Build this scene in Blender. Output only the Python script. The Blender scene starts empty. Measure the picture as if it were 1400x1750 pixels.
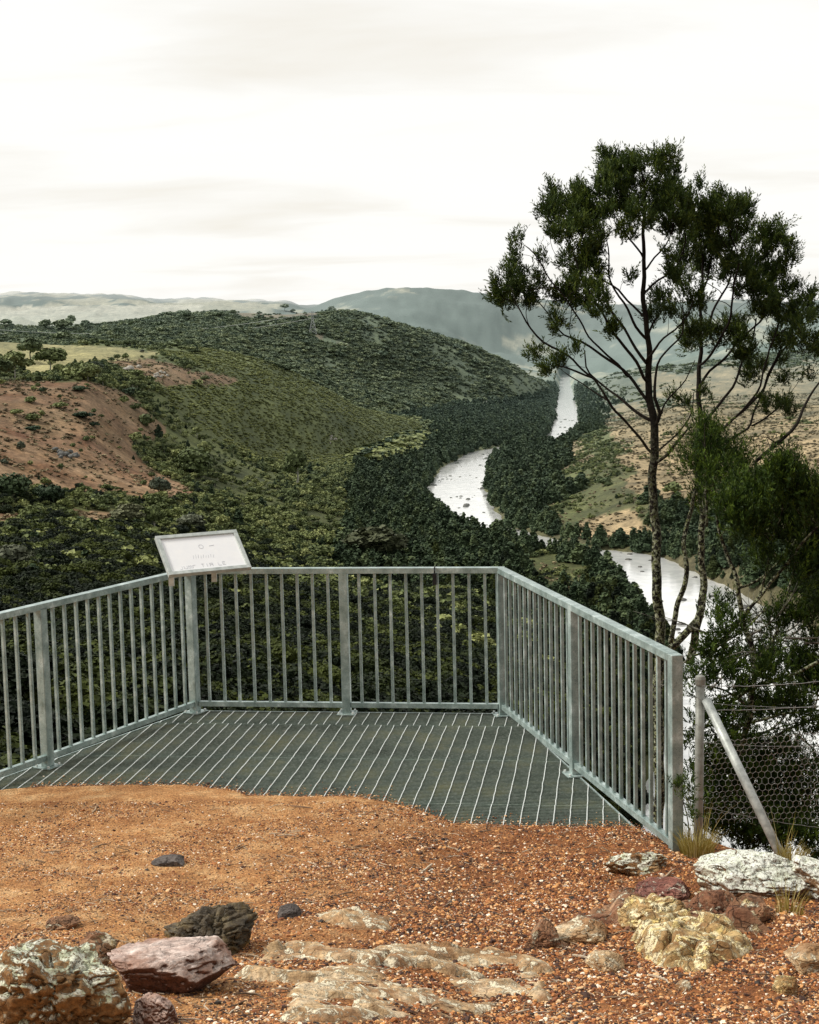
import bpy, math, random
import numpy as np
from mathutils import Vector, Matrix

# ------------------------------------------------------------------ basics
FAST = False
F = 2626.05; PITCH = 0.1126; ROLL = 0.0232; EYE = 2.9434
CP, SP = math.cos(PITCH), math.sin(PITCH)
CR, SR = math.cos(ROLL), math.sin(ROLL)
scene = bpy.context.scene
COL = scene.collection
random.seed(7)
RNG = np.random.default_rng(11)

def project(x, y, z):
    """world -> survey coordinates of the photograph (1400 x 1750)"""
    z = z - EYE
    zc = y*CP - z*SP; yc = y*SP + z*CP
    X = x*CR - yc*SR; Y = x*SR + yc*CR
    zc = np.maximum(zc, 1e-3)
    return 700 + F*X/zc, 875 - F*Y/zc

def ray(px, py):
    X = (px-700)/F; Y = (875-py)/F
    x = X*CR + Y*SR; y = -X*SR + Y*CR
    return np.array([x, CP + y*SP, -SP + y*CP])

def at(px, py, y):
    d = ray(px, py); t = y/d[1]
    return Vector((d[0]*t, d[1]*t, EYE + d[2]*t))

def at_z(px, py, z):
    d = ray(px, py); t = (z-EYE)/d[2]
    return Vector((d[0]*t, d[1]*t, z))

# ------------------------------------------------------------------ noise (numpy)
_P = np.random.default_rng(3).integers(0, 2**31-1, 4096)
_V = np.random.default_rng(4).random(4096)*2-1
def _h(i, j, k):
    n = (i*73856093) ^ (j*19349663) ^ (k*83492791)
    return _V[(n ^ (n >> 13)) & 4095]
def vn(x, y, z=0.0):
    x = np.asarray(x, float); y = np.asarray(y, float); z = np.asarray(z, float) + 0*x
    xi = np.floor(x).astype(np.int64); yi = np.floor(y).astype(np.int64); zi = np.floor(z).astype(np.int64)
    fx, fy, fz = x-xi, y-yi, z-zi
    fx = fx*fx*(3-2*fx); fy = fy*fy*(3-2*fy); fz = fz*fz*(3-2*fz)
    r = 0
    for a in (0, 1):
        wa = fx if a else 1-fx
        for b in (0, 1):
            wb = fy if b else 1-fy
            for c in (0, 1):
                wc = fz if c else 1-fz
                r = r + wa*wb*wc*_h(xi+a, yi+b, zi+c)
    return r
def fbm(x, y, z=0.0, o=4, lac=2.03, g=0.5):
    s = 0; a = 1; f = 1; t = 0
    for i in range(o):
        s = s + a*vn(x*f+i*17.3, y*f-i*9.1, z*f+i*5.7); t += a; a *= g; f *= lac
    return s/t
def smooth(a, b, x):
    t = np.clip((x-a)/(b-a), 0, 1); return t*t*(3-2*t)
def in_poly(px, py, poly):
    c = np.zeros(np.shape(px), bool); n = len(poly); j = n-1
    for i in range(n):
        xi, yi = poly[i]; xj, yj = poly[j]
        if yi != yj:
            m = ((yi > py) != (yj > py)) & (px < (xj-xi)*(py-yi)/(yj-yi) + xi)
            c ^= m
        j = i
    return c
def seg_dist(x, y, pts, ws=None):
    """distance to polyline (minus interpolated half width if ws)"""
    best = np.full(np.shape(x), 1e9)
    for i in range(len(pts)-1):
        ax, ay = pts[i][:2]; bx, by = pts[i+1][:2]
        dx, dy = bx-ax, by-ay
        t = np.clip(((x-ax)*dx+(y-ay)*dy)/(dx*dx+dy*dy+1e-12), 0, 1)
        d = np.hypot(x-ax-t*dx, y-ay-t*dy)
        if ws is not None: d = d - (ws[i]+(ws[i+1]-ws[i])*t)
        best = np.minimum(best, d)
    return best

# ------------------------------------------------------------------ object helpers
def tag(o, label=None, cat=None, group=None, kind=None):
    if label: o['label'] = label
    if cat: o['category'] = cat
    if group: o['group'] = group
    if kind: o['kind'] = kind
    return o
def link(o, parent=None):
    COL.objects.link(o)
    if parent is not None: o.parent = parent
    return o
def empty(name, loc=(0, 0, 0)):
    o = bpy.data.objects.new(name, None); o.location = loc; o.empty_display_size = 0.2
    return link(o)
def mesh_obj(name, verts, faces, mat=None, parent=None, smooth_=False, attrs=None, mi=None):
    me = bpy.data.meshes.new(name)
    if isinstance(faces, np.ndarray):
        verts = np.asarray(verts, np.float32)
        nf, k = faces.shape
        me.vertices.add(len(verts)); me.vertices.foreach_set('co', verts.ravel())
        me.loops.add(nf*k); me.loops.foreach_set('vertex_index', faces.astype(np.int32).ravel())
        me.polygons.add(nf)
        me.polygons.foreach_set('loop_start', np.arange(0, nf*k, k, dtype=np.int32))
        try: me.polygons.foreach_set('loop_total', np.full(nf, k, np.int32))
        except Exception: pass
        me.update(calc_edges=True)
    else:
        me.from_pydata([tuple(v) for v in verts], [], [tuple(f) for f in faces]); me.update()
    if smooth_:
        me.polygons.foreach_set('use_smooth', np.ones(len(me.polygons), bool))
    if attrs:
        for n, (t, arr) in attrs.items():
            a = me.attributes.new(n, t, 'POINT')
            a.data.foreach_set('color' if t == 'FLOAT_COLOR' else ('vector' if t == 'FLOAT_VECTOR' else 'value'), np.asarray(arr, np.float32).ravel())
    if mat: me.materials.append(mat)
    o = bpy.data.objects.new(name, me)
    if parent is not None:                       # vertices come in world space: make local to the parent
        o.matrix_parent_inverse = Matrix.Identity(4)
        pl = parent_loc(parent)
        co = np.empty(len(me.vertices)*3, np.float32); me.vertices.foreach_get('co', co)
        co = co.reshape(-1, 3) - np.array(pl, np.float32); me.vertices.foreach_set('co', co.ravel()); me.update()
    return link(o, parent)
def parent_loc(p):
    l = Vector((0, 0, 0))
    while p is not None:
        l = l + p.location; p = p.parent
    return l

class MB:
    """collects boxes, tubes, prisms into one mesh"""
    def __init__(s): s.v = []; s.f = []
    def add(s, v, f):
        n = len(s.v); s.v += [tuple(p) for p in v]; s.f += [tuple(i+n for i in q) for q in f]
    def box(s, c, ax, ay, az):
        """centre, three half-axis vectors"""
        c, ax, ay, az = map(Vector, (c, ax, ay, az))
        v = [c+i*ax+j*ay+k*az for i in (-1, 1) for j in (-1, 1) for k in (-1, 1)]
        s.add(v, [(0, 1, 3, 2), (4, 6, 7, 5), (0, 4, 5, 1), (2, 3, 7, 6), (0, 2, 6, 4), (1, 5, 7, 3)])
    def bar(s, a, b, w, h, up=(0, 0, 1)):
        a, b, up = Vector(a), Vector(b), Vector(up)
        d = (b-a); L = d.length; d.normalize()
        side = d.cross(up).normalized(); u = side.cross(d).normalized()
        s.box((a+b)/2, d*L/2, side*w/2, u*h/2)
    def tube(s, pts, rs, n=8, cap=True):
        pts = [Vector(p) for p in pts]
        if not hasattr(rs, '__len__'): rs = [rs]*len(pts)
        rings = []; base = len(s.v); prev = None
        for i, p in enumerate(pts):
            d = (pts[min(i+1, len(pts)-1)] - pts[max(i-1, 0)])
            if d.length < 1e-9: d = Vector((0, 0, 1))
            d.normalize()
            if prev is None: a = d.orthogonal().normalized()
            else:
                a = prev - d*prev.dot(d)
                a = a.normalized() if a.length > 1e-6 else d.orthogonal().normalized()
            prev = a; b = d.cross(a)
            for k in range(n):
                t = 2*math.pi*k/n
                s.v.append(tuple(p + (a*math.cos(t)+b*math.sin(t))*rs[i]))
        for i in range(len(pts)-1):
            for k in range(n):
                k2 = (k+1) % n
                s.f.append((base+i*n+k, base+i*n+k2, base+(i+1)*n+k2, base+(i+1)*n+k))
        if cap:
            s.f.append(tuple(base+k for k in range(n))[::-1])
            s.f.append(tuple(base+(len(pts)-1)*n+k for k in range(n)))
    def build(s, name, mat, parent=None, smooth_=False, bevel=0.0):
        o = mesh_obj(name, s.v, s.f, mat, parent, smooth_)
        if bevel:
            m = o.modifiers.new('bevel', 'BEVEL'); m.width = bevel; m.segments = 2; m.limit_method = 'ANGLE'
        return o

# ------------------------------------------------------------------ material helpers
def new_mat(name):
    m = bpy.data.materials.new(name); m.use_nodes = True
    nt = m.node_tree; nt.nodes.clear()
    out = nt.nodes.new('ShaderNodeOutputMaterial'); b = nt.nodes.new('ShaderNodeBsdfPrincipled')
    nt.links.new(b.outputs[0], out.inputs[0])
    return m, nt, b
class NB:
    def __init__(s, nt): s.nt = nt; s.L = nt.links.new
    def n(s, t, **k):
        o = s.nt.nodes.new(t)
        for a, v in k.items(): setattr(o, a, v)
        return o
    def val(s, sock, v):
        if hasattr(v, 'is_linked') or isinstance(v, bpy.types.NodeSocket): s.L(v, sock)
        else: sock.default_value = v
    def pos(s): return s.n('ShaderNodeNewGeometry').outputs['Position']
    def obj(s): return s.n('ShaderNodeTexCoord').outputs['Object']
    def noise(s, vec, scale, detail=4, rough=0.55, dist=0.0):
        o = s.n('ShaderNodeTexNoise'); s.val(o.inputs['Vector'], vec); o.inputs['Scale'].default_value = scale
        o.inputs['Detail'].default_value = detail; o.inputs['Roughness'].default_value = rough; o.inputs['Distortion'].default_value = dist
        return o.outputs['Fac']
    def voro(s, vec, scale, feature='F1', rnd=1.0):
        o = s.n('ShaderNodeTexVoronoi', feature=feature); s.val(o.inputs['Vector'], vec); o.inputs['Scale'].default_value = scale
        o.inputs['Randomness'].default_value = rnd
        return o.outputs['Distance']
    def ramp(s, fac, stops, interp='LINEAR'):
        o = s.n('ShaderNodeValToRGB'); o.color_ramp.interpolation = interp; s.val(o.inputs[0], fac)
        e = o.color_ramp.elements
        while len(e) < len(stops): e.new(0.5)
        for i, (p, c) in enumerate(stops):
            e[i].position = p; e[i].color = (c, c, c, 1) if not hasattr(c, '__len__') else (*c[:3], 1)
        return o.outputs[0]
    def mix(s, fac, a, b, mode='MIX'):
        o = s.n('ShaderNodeMix', data_type='RGBA', blend_type=mode); s.val(o.inputs[0], fac)
        s.val(o.inputs[6], a if not isinstance(a, tuple) else (*a[:3], 1)); s.val(o.inputs[7], b if not isinstance(b, tuple) else (*b[:3], 1))
        return o.outputs[2]
    def math(s, op, a, b=0.0, c=None, clamp=False):
        o = s.n('ShaderNodeMath', operation=op); o.use_clamp = clamp; s.val(o.inputs[0], a); s.val(o.inputs[1], b)
        if c is not None: s.val(o.inputs[2], c)
        return o.outputs[0]
    def mapv(s, vec, scale=(1, 1, 1), rot=(0, 0, 0), loc=(0, 0, 0)):
        o = s.n('ShaderNodeMapping'); s.val(o.inputs[0], vec); o.inputs['Scale'].default_value = scale
        o.inputs['Rotation'].default_value = rot; o.inputs['Location'].default_value = loc
        return o.outputs[0]
    def bump(s, h, strength=0.5, dist=0.02, prev=None):
        o = s.n('ShaderNodeBump'); s.val(o.inputs['Height'], h); o.inputs['Strength'].default_value = strength
        o.inputs['Distance'].default_value = dist
        if prev is not None: s.L(prev, o.inputs['Normal'])
        return o.outputs[0]
    def attr(s, name, typ='GEOMETRY'):
        return s.n('ShaderNodeAttribute', attribute_name=name, attribute_type=typ)
    def rnd(s): return s.n('ShaderNodeObjectInfo').outputs['Random']

# ------------------------------------------------------------------ materials
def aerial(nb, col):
    """valley haze painted into the base colour: surfaces far from the lookout are paler and bluer (by place, not by viewer)"""
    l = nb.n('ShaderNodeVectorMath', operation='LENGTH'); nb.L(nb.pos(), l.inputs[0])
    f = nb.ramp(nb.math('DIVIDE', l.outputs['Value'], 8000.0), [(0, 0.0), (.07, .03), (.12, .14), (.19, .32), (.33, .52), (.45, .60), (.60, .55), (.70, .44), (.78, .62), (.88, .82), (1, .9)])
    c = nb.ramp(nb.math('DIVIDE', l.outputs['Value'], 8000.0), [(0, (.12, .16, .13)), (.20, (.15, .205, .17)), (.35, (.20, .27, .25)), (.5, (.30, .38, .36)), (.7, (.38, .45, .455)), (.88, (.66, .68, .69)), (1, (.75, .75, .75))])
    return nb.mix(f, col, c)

def mat_terrain():
    m, nt, b = new_mat('valley_ground'); nb = NB(nt)
    a = nb.attr('cover').outputs['Color']
    p = nb.pos()
    n = nb.noise(p, .35, 5, .65); n2 = nb.noise(p, .06, 5, .6)
    c = nb.mix(1.0, a, nb.ramp(n, [(.3, .55), (.7, 1.45)]), 'MULTIPLY')
    c = nb.mix(1.0, c, nb.ramp(n2, [(.3, .7), (.7, 1.3)]), 'MULTIPLY')
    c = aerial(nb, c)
    nb.L(c, b.inputs['Base Color']); b.inputs['Roughness'].default_value = .95; b.inputs['Specular IOR Level'].default_value = .1
    nb.L(nb.bump(n, .6, 1.5), b.inputs['Normal'])
    return m
M_TERRAIN = mat_terrain()

def mat_water():
    m, nt, b = new_mat('river_water'); nb = NB(nt)
    p = nb.pos()
    r = nb.noise(nb.mapv(p, (1, 1, 1)), .16, 6, .6, .6)
    foam_glare = nb.ramp(nb.noise(p, .07, 6, .65, 1.2), [(.44, 0.0), (.60, 1.0)])
    c = nb.mix(foam_glare, (.80, .82, .81), (.98, .99, .97))  # near-white base: foam, plus sky glare painted into the colour
    nb.L(c, b.inputs['Base Color']); b.inputs['Metallic'].default_value = .3
    b.inputs['Roughness'].default_value = .12
    nb.L(nb.bump(r, .25, .4), b.inputs['Normal'])
    return m
M_WATER = mat_water()

def mat_foliage(name, dark, mid, light, trans=.12, aer=True, rough=.6, spec=.25, scale=.05, var=.72):
    m, nt, b = new_mat(name); nb = NB(nt)
    r = nb.rnd(); p = nb.pos()
    n = nb.noise(p, scale, 3, .6)
    f = nb.math('ADD', nb.math('MULTIPLY', nb.math('POWER', r, 1.6), var), nb.math('MULTIPLY', n, .5))
    c = nb.ramp(f, [(.2, dark), (.5, mid), (.85, light)])
    n2 = nb.noise(p, scale*18, 2, .6)
    c = nb.mix(1.0, c, nb.ramp(n2, [(.3, .65), (.7, 1.4)]), 'MULTIPLY')
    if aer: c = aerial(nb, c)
    nb.L(c, b.inputs['Base Color']); b.inputs['Roughness'].default_value = rough; b.inputs['Specular IOR Level'].default_value = spec
    return m
M_F_DARK = mat_foliage('riverside_foliage', (.030,.050,.024), (.062,.092,.042), (.13,.165,.07), spec=.1, var=.5)
M_F_OLIVE = mat_foliage('gum_foliage', (.080,.105,.038), (.19,.22,.075), (.36,.38,.15), spec=.12, var=.5, scale=.025)
M_F_HEATH = mat_foliage('heath_foliage', (.18,.20,.058), (.285,.30,.085), (.42,.43,.14), spec=.08, var=.25, scale=.02)
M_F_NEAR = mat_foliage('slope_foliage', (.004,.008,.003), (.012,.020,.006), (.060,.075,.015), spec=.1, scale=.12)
M_F_PALE = mat_foliage('pale_gum_foliage', (.075,.082,.042), (.10,.11,.055), (.15,.155,.085), spec=.12)
M_F_GREY = mat_foliage('grey_bush_foliage', (.07,.085,.055), (.10,.115,.075), (.14,.15,.10), spec=.12)

def mat_simple(name, c1, c2, scale, rough=.8, metal=0, bumpd=0.0, detail=5, aer=False, spec=.3, coord='obj'):
    m, nt, b = new_mat(name); nb = NB(nt); v = nb.obj() if coord == 'obj' else nb.pos()
    n = nb.noise(v, scale, detail, .62)
    c = nb.mix(nb.ramp(n, [(.35, 0.0), (.65, 1.0)]), c1, c2)
    if aer: c = aerial(nb, c)
    nb.L(c, b.inputs['Base Color']); b.inputs['Roughness'].default_value = rough; b.inputs['Metallic'].default_value = metal
    b.inputs['Specular IOR Level'].default_value = spec
    if bumpd: nb.L(nb.bump(n, .7, bumpd), b.inputs['Normal'])
    return m
M_BARK_PALE = mat_simple('pale_gum_bark', (.42,.40,.34), (.62,.60,.52), 3, .8, aer=True)
M_BARK_DARK = mat_simple('dark_bark', (.05,.045,.035), (.10,.09,.07), 3, .9, aer=True)
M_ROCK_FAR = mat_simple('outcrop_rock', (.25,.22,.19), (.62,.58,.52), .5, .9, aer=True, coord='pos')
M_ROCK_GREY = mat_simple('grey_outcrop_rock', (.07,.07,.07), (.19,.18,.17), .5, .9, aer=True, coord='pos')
M_PYLON = mat_simple('pylon_steel', (.40,.42,.42), (.5,.52,.52), 1, .5, .4)
M_WIRE_FAR = mat_simple('line_cable', (.55,.57,.56), (.6,.62,.6), 1, .4, .2)

def mat_galv(name='galvanised_steel', dark=1.0):
    m, nt, b = new_mat(name); nb = NB(nt); p = nb.pos()
    n = nb.noise(p, 9, 5, .65); sp = nb.voro(p, 130); n3 = nb.noise(p, 60, 3, .6)
    c = nb.ramp(n, [(.3, (.20*dark, .275*dark, .26*dark)), (.55, (.38*dark, .48*dark, .46*dark)), (.75, (.72*dark, .83*dark, .81*dark))])
    c = nb.mix(.35, c, nb.ramp(sp, [(.1, .25), (.6, .9)]), 'MULTIPLY')
    c = nb.mix(nb.ramp(nb.noise(p, 26, 6, .7), [(.60, 0.0), (.74, .75)]), c, (.55, .58, .55))
    c = nb.mix(nb.ramp(nb.noise(nb.mapv(p, (6, 6, 1.2)), 3, 5, .7), [(.58, 0.0), (.75, .6)]), c, (.07, .09, .055))
    nb.L(c, b.inputs['Base Color']); b.inputs['Metallic'].default_value = .30
    nb.L(nb.ramp(n3, [(.3, .25), (.7, .5)]), b.inputs['Roughness'])
    nb.L(nb.bump(n3, .15, .002), b.inputs['Normal'])
    return m
M_GALV = mat_galv()
def mat_grating():
    m, nt, b = new_mat('weathered_grating'); nb = NB(nt); p = nb.pos()
    n = nb.noise(p, 2.2, 6, .7); n2 = nb.noise(p, 45, 4, .7)
    c = nb.ramp(n, [(.3, (.07, .095, .072)), (.5, (.15, .19, .155)), (.7, (.25, .26, .15))])
    c = nb.mix(nb.ramp(n2, [(.45, 0.0), (.75, .8)]), c, (.33, .37, .33))
    c = nb.mix(nb.ramp(nb.noise(p, 5.5, 6, .7), [(.62, 0.0), (.72, .7)]), c, (.42, .42, .36))
    nb.L(c, b.inputs['Base Color']); b.inputs['Metallic'].default_value = .1; b.inputs['Roughness'].default_value = .7
    return m
M_GRATE = mat_grating()
M_ROD = mat_simple('grating_rod_steel', (.72,.77,.74), (.92,.95,.93), 30, .45, .3, coord='pos')
M_FRAME = mat_simple('sign_frame_aluminium', (.42,.46,.44), (.62,.66,.63), 18, .45, .35, coord='pos')
M_BLACK = mat_simple('black_plastic', (.008,.008,.008), (.02,.02,.02), 20, .5)

def mat_panel():
    m, nt, b = new_mat('sign_panel_face'); nb = NB(nt); p = nb.pos()
    c = nb.mix(nb.ramp(nb.noise(p, 14, 4, .6), [(.4, 0.0), (.7, 1.0)]), (.93, .94, .96), (.97, .975, .98))
    nb.L(c, b.inputs['Base Color']); b.inputs['Roughness'].default_value = .18; b.inputs['Specular IOR Level'].default_value = .8
    return m
M_PANEL = mat_panel()
M_PRINT = mat_simple('faded_print', (.52,.54,.58), (.66,.68,.71), 40, .35)

def mat_soil():
    m, nt, b = new_mat('rusty_gravel_soil'); nb = NB(nt); p = nb.pos()
    big = nb.noise(p, .55, 5, .6); med = nb.noise(p, 5, 6, .7); fine = nb.noise(p, 70, 5, .75)
    g = nb.voro(nb.mapv(p, (1, 1, .4)), 95)
    a = nb.attr('wet').outputs['Fac']
    c = nb.ramp(med, [(.3, (.36, .155, .056)), (.5, (.60, .30, .115)), (.72, (.86, .56, .28))])
    c2 = nb.ramp(med, [(.3, (.13, .042, .016)), (.55, (.32, .115, .038)), (.75, (.52, .24, .09))])
    c = nb.mix(nb.math('ADD', a, nb.math('MULTIPLY', nb.math('SUBTRACT', big, .5), .9), clamp=True), c, c2)
    c = nb.mix(1.0, c, nb.ramp(fine, [(.3, .35), (.62, 1.4)]), 'MULTIPLY')
    c = nb.mix(.75, c, nb.ramp(g, [(.1, 1.25), (.6, .45)]), 'MULTIPLY')
    nb.L(c, b.inputs['Base Color']); b.inputs['Roughness'].default_value = .9; b.inputs['Specular IOR Level'].default_value = .2
    h = nb.math('ADD', nb.math('MULTIPLY', fine, .6), nb.math('MULTIPLY', g, -.7))
    nb.L(nb.bump(h, .9, .008), b.inputs['Normal'])
    return m
M_SOIL = mat_soil()
def mat_chip(name, stops, rough=.8):
    m, nt, b = new_mat(name); nb = NB(nt)
    c = nb.ramp(nb.rnd(), stops, 'CONSTANT')
    c = nb.mix(1.0, c, nb.ramp(nb.noise(nb.pos(), 160, 3, .6), [(.3, .6), (.7, 1.35)]), 'MULTIPLY')
    nb.L(c, b.inputs['Base Color']); b.inputs['Roughness'].default_value = rough
    return m
M_CHIP = mat_chip('gravel_chips', [(0, (.05, .016, .006)), (.24, (.22, .070, .020)), (.44, (.44, .165, .046)), (.66, (.66, .32, .105)), (.80, (.74, .47, .24)), (.90, (.95, .82, .64)), (.955, (.03, .02, .014))], .7)

def mat_rock(name, base, dark, light, lichen=None, lich_amt=.5, scale=1.0, crack=.6, lich2=None, top=True, rough=.85, stain=None, side=None):
    m, nt, b = new_mat(name); nb = NB(nt); p = nb.pos()
    v = nb.mapv(p, (scale,)*3)
    n = nb.noise(v, 7, 7, .68, .6); f = nb.noise(v, 60, 5, .7)
    st = nb.noise(nb.mapv(p, (4*scale, 11*scale, 22*scale), (.5, .3, .2)), 1.6, 6, .7, 1.0)
    c = nb.ramp(n, [(.28, dark), (.5, base), (.72, light)])
    c = nb.mix(.7, c, nb.ramp(st, [(.3, .5), (.65, 1.4)]), 'MULTIPLY')
    if stain: c = nb.mix(nb.ramp(nb.noise(v, 4.2, 5, .6), [(.48, 0.0), (.6, .85)]), c, stain)
    c = nb.mix(1.0, c, nb.ramp(f, [(.3, .6), (.7, 1.3)]), 'MULTIPLY')
    ck = nb.n('ShaderNodeTexVoronoi', feature='DISTANCE_TO_EDGE'); nb.L(nb.mix(.12, v, nb.n('ShaderNodeTexNoise').outputs['Color']), ck.inputs['Vector']); ck.inputs['Scale'].default_value = 9
    ckf = nb.ramp(ck.outputs['Distance'], [(0.0, 1.0), (.035, 0.0)])
    c = nb.mix(nb.math('MULTIPLY', nb.math('MULTIPLY', ckf, nb.ramp(nb.noise(v, 5, 3, .6), [(.42, 0.0), (.6, 1.0)])), crack), c, (.025, .015, .01))
    hh = nb.math('ADD', nb.math('MULTIPLY', n, 1.0), nb.math('MULTIPLY', f, .35))
    hh = nb.math('ADD', hh, nb.math('MULTIPLY', st, .5)); hh = nb.math('SUBTRACT', hh, nb.math('MULTIPLY', ckf, .5*crack))
    if lichen:
        sep = nb.n('ShaderNodeSeparateXYZ'); nb.L(nb.n('ShaderNodeNewGeometry').outputs['Normal'], sep.inputs[0])
        up = nb.ramp(sep.outputs[2], [(.0, 0.0), (.55, 1.0)]) if top else 1.0
        ln = nb.noise(v, 13, 8, .72, .9); thr = .62-.24*lich_amt
        lm = nb.ramp(ln, [(thr-.015, 0.0), (thr+.02, 1.0)])
        lm = nb.math('MULTIPLY', lm, nb.ramp(nb.noise(v, 90, 3, .6), [(.34, .1), (.46, 1.0)]))
        if top: lm = nb.math('MULTIPLY', lm, up)
        lc = nb.mix(nb.ramp(nb.noise(v, 22, 4, .6), [(.45, 0.0), (.6, 1.0)]), lichen, lich2 or lichen)
        c = nb.mix(lm, c, lc); hh = nb.math('ADD', hh, nb.math('MULTIPLY', lm, .3))
    if side:  # painted shade: steep faces take a darker base colour than the tops
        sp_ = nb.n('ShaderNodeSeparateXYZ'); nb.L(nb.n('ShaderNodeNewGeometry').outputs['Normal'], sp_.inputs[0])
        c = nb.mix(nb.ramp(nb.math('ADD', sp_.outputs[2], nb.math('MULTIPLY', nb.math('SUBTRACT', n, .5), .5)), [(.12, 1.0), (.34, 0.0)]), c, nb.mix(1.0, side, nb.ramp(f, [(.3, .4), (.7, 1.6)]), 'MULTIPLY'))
    nb.L(c, b.inputs['Base Color']); b.inputs['Roughness'].default_value = rough; b.inputs['Specular IOR Level'].default_value = .35
    nb.L(nb.bump(hh, 1.0, .02), b.inputs['Normal'])
    return m
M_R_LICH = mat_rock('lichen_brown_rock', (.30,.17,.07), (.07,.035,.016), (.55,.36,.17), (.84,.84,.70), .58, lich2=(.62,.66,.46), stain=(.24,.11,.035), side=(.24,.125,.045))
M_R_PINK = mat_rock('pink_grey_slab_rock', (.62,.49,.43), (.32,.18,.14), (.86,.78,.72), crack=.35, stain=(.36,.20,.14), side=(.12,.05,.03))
M_R_DARK = mat_rock('dark_wet_rock', (.075,.055,.030), (.015,.012,.008), (.22,.17,.09), rough=.38, stain=(.22,.15,.05))
M_R_YEL = mat_rock('yellow_bedrock', (.60,.41,.22), (.25,.13,.06), (.88,.72,.50), (.92,.82,.60), .36, crack=.3, stain=(.34,.17,.07))
M_R_YLICH = mat_rock('yellow_lichen_rock', (.62,.42,.18), (.22,.12,.05), (.86,.66,.34), (.95,.84,.55), .50, lich2=(.86,.66,.26), crack=.8, stain=(.28,.14,.05))
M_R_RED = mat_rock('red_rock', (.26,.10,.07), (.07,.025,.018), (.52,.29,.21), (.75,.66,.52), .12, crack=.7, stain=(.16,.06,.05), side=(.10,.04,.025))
M_R_RUST = mat_rock('rust_brown_rock', (.32,.165,.085), (.07,.035,.02), (.62,.40,.24), (.80,.74,.56), .22, lich2=(.62,.48,.24), crack=.9, top=False, stain=(.20,.08,.04))
M_R_WHITE = mat_rock('white_lichen_boulder', (.22,.12,.06), (.07,.04,.025), (.38,.24,.12), (.90,.92,.82), .95, lich2=(.78,.82,.66), crack=.5)
M_R_GREY = mat_rock('grey_flat_rock', (.13,.11,.10), (.06,.05,.045), (.24,.21,.19), crack=.3)

def mat_bark(name='lichen_covered_bark'):
    m, nt, b = new_mat(name); nb = NB(nt); p = nb.pos()
    n = nb.noise(nb.mapv(p, (1, 1, .35)), 45, 6, .7)
    c = nb.ramp(n, [(.35, (.008, .007, .006)), (.6, (.022, .018, .014)), (.8, (.05, .042, .032))])
    sep = nb.n('ShaderNodeSeparateXYZ'); nb.L(p, sep.inputs[0])
    low = nb.ramp(nb.math('MULTIPLY', nb.math('ADD', sep.outputs[2], 2.0), .2), [(.0, .9), (.60, .75), (.85, 0.02), (1, 0)])
    ln = nb.noise(p, 36, 6, .7, .5)
    lm = nb.math('MULTIPLY', nb.ramp(ln, [(.47, 0.0), (.53, 1.0)]), low)
    lc = nb.mix(nb.ramp(nb.noise(p, 60, 4, .6), [(.4, 0.0), (.6, 1.0)]), (.16, .18, .05), (.50, .52, .38))
    c = nb.mix(lm, c, lc)
    nb.L(c, b.inputs['Base Color']); b.inputs['Roughness'].default_value = .9; b.inputs['Specular IOR Level'].default_value = .1
    nb.L(nb.bump(nb.math('ADD', n, lm), .8, .01), b.inputs['Normal'])
    return m
M_BARK = mat_bark()
M_TWIG = mat_simple('bare_grey_twig', (.05,.045,.035), (.28,.27,.22), 25, .9, coord='pos')
def mat_leaf(name, dark, mid, light):
    m, nt, b = new_mat(name); nb = NB(nt)
    a = nb.attr('tint').outputs['Fac']
    c = nb.ramp(a, [(0, dark), (.55, mid), (1, light)])
    nb.L(c, b.inputs['Base Color']); b.inputs['Roughness'].default_value = .55; b.inputs['Specular IOR Level'].default_value = .15
    tr = nb.n('ShaderNodeBsdfTranslucent'); nb.L(c, tr.inputs[0]); mx = nb.n('ShaderNodeMixShader'); mx.inputs[0].default_value = .25
    out = [x for x in nt.nodes if x.type == 'OUTPUT_MATERIAL'][0]
    nb.L(b.outputs[0], mx.inputs[1]); nb.L(tr.outputs[0], mx.inputs[2]); nb.L(mx.outputs[0], out.inputs[0])
    return m
M_LEAF = mat_leaf('dark_needle_foliage', (.012,.024,.005), (.038,.064,.012), (.13,.175,.030))
M_LEAF2 = mat_leaf('bright_needle_foliage', (.008,.018,.004), (.030,.058,.009), (.115,.175,.022))
M_GRASS = mat_leaf('dry_tussock_grass', (.22,.15,.03), (.48,.40,.11), (.75,.66,.34))
M_WIRE = mat_simple('fence_wire', (.30,.31,.30), (.55,.56,.54), 30, .4, .5, coord='pos')
M_PIPE = mat_simple('old_galvanised_pipe', (.22,.22,.19), (.46,.48,.44), 10, .55, .3, coord='pos', detail=7)
M_BRACE = mat_simple('spotted_galvanised_pipe', (.36,.39,.37), (.66,.70,.67), 22, .5, .3, coord='pos', detail=7)

M_F_TUSS = mat_foliage('dry_hill_grass', (.10,.075,.045), (.22,.17,.10), (.40,.33,.20), spec=.05)

M_LITTER = mat_chip('leaf_litter', [(0, (.10, .06, .03)), (.3, (.22, .14, .08)), (.6, (.38, .28, .18)), (.85, (.55, .46, .34))], .8)


# ------------------------------------------------------------------ far terrain
ZR = -120.0                                     # river level
H_ = 'h'
def FL(*rows): return rows
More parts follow.
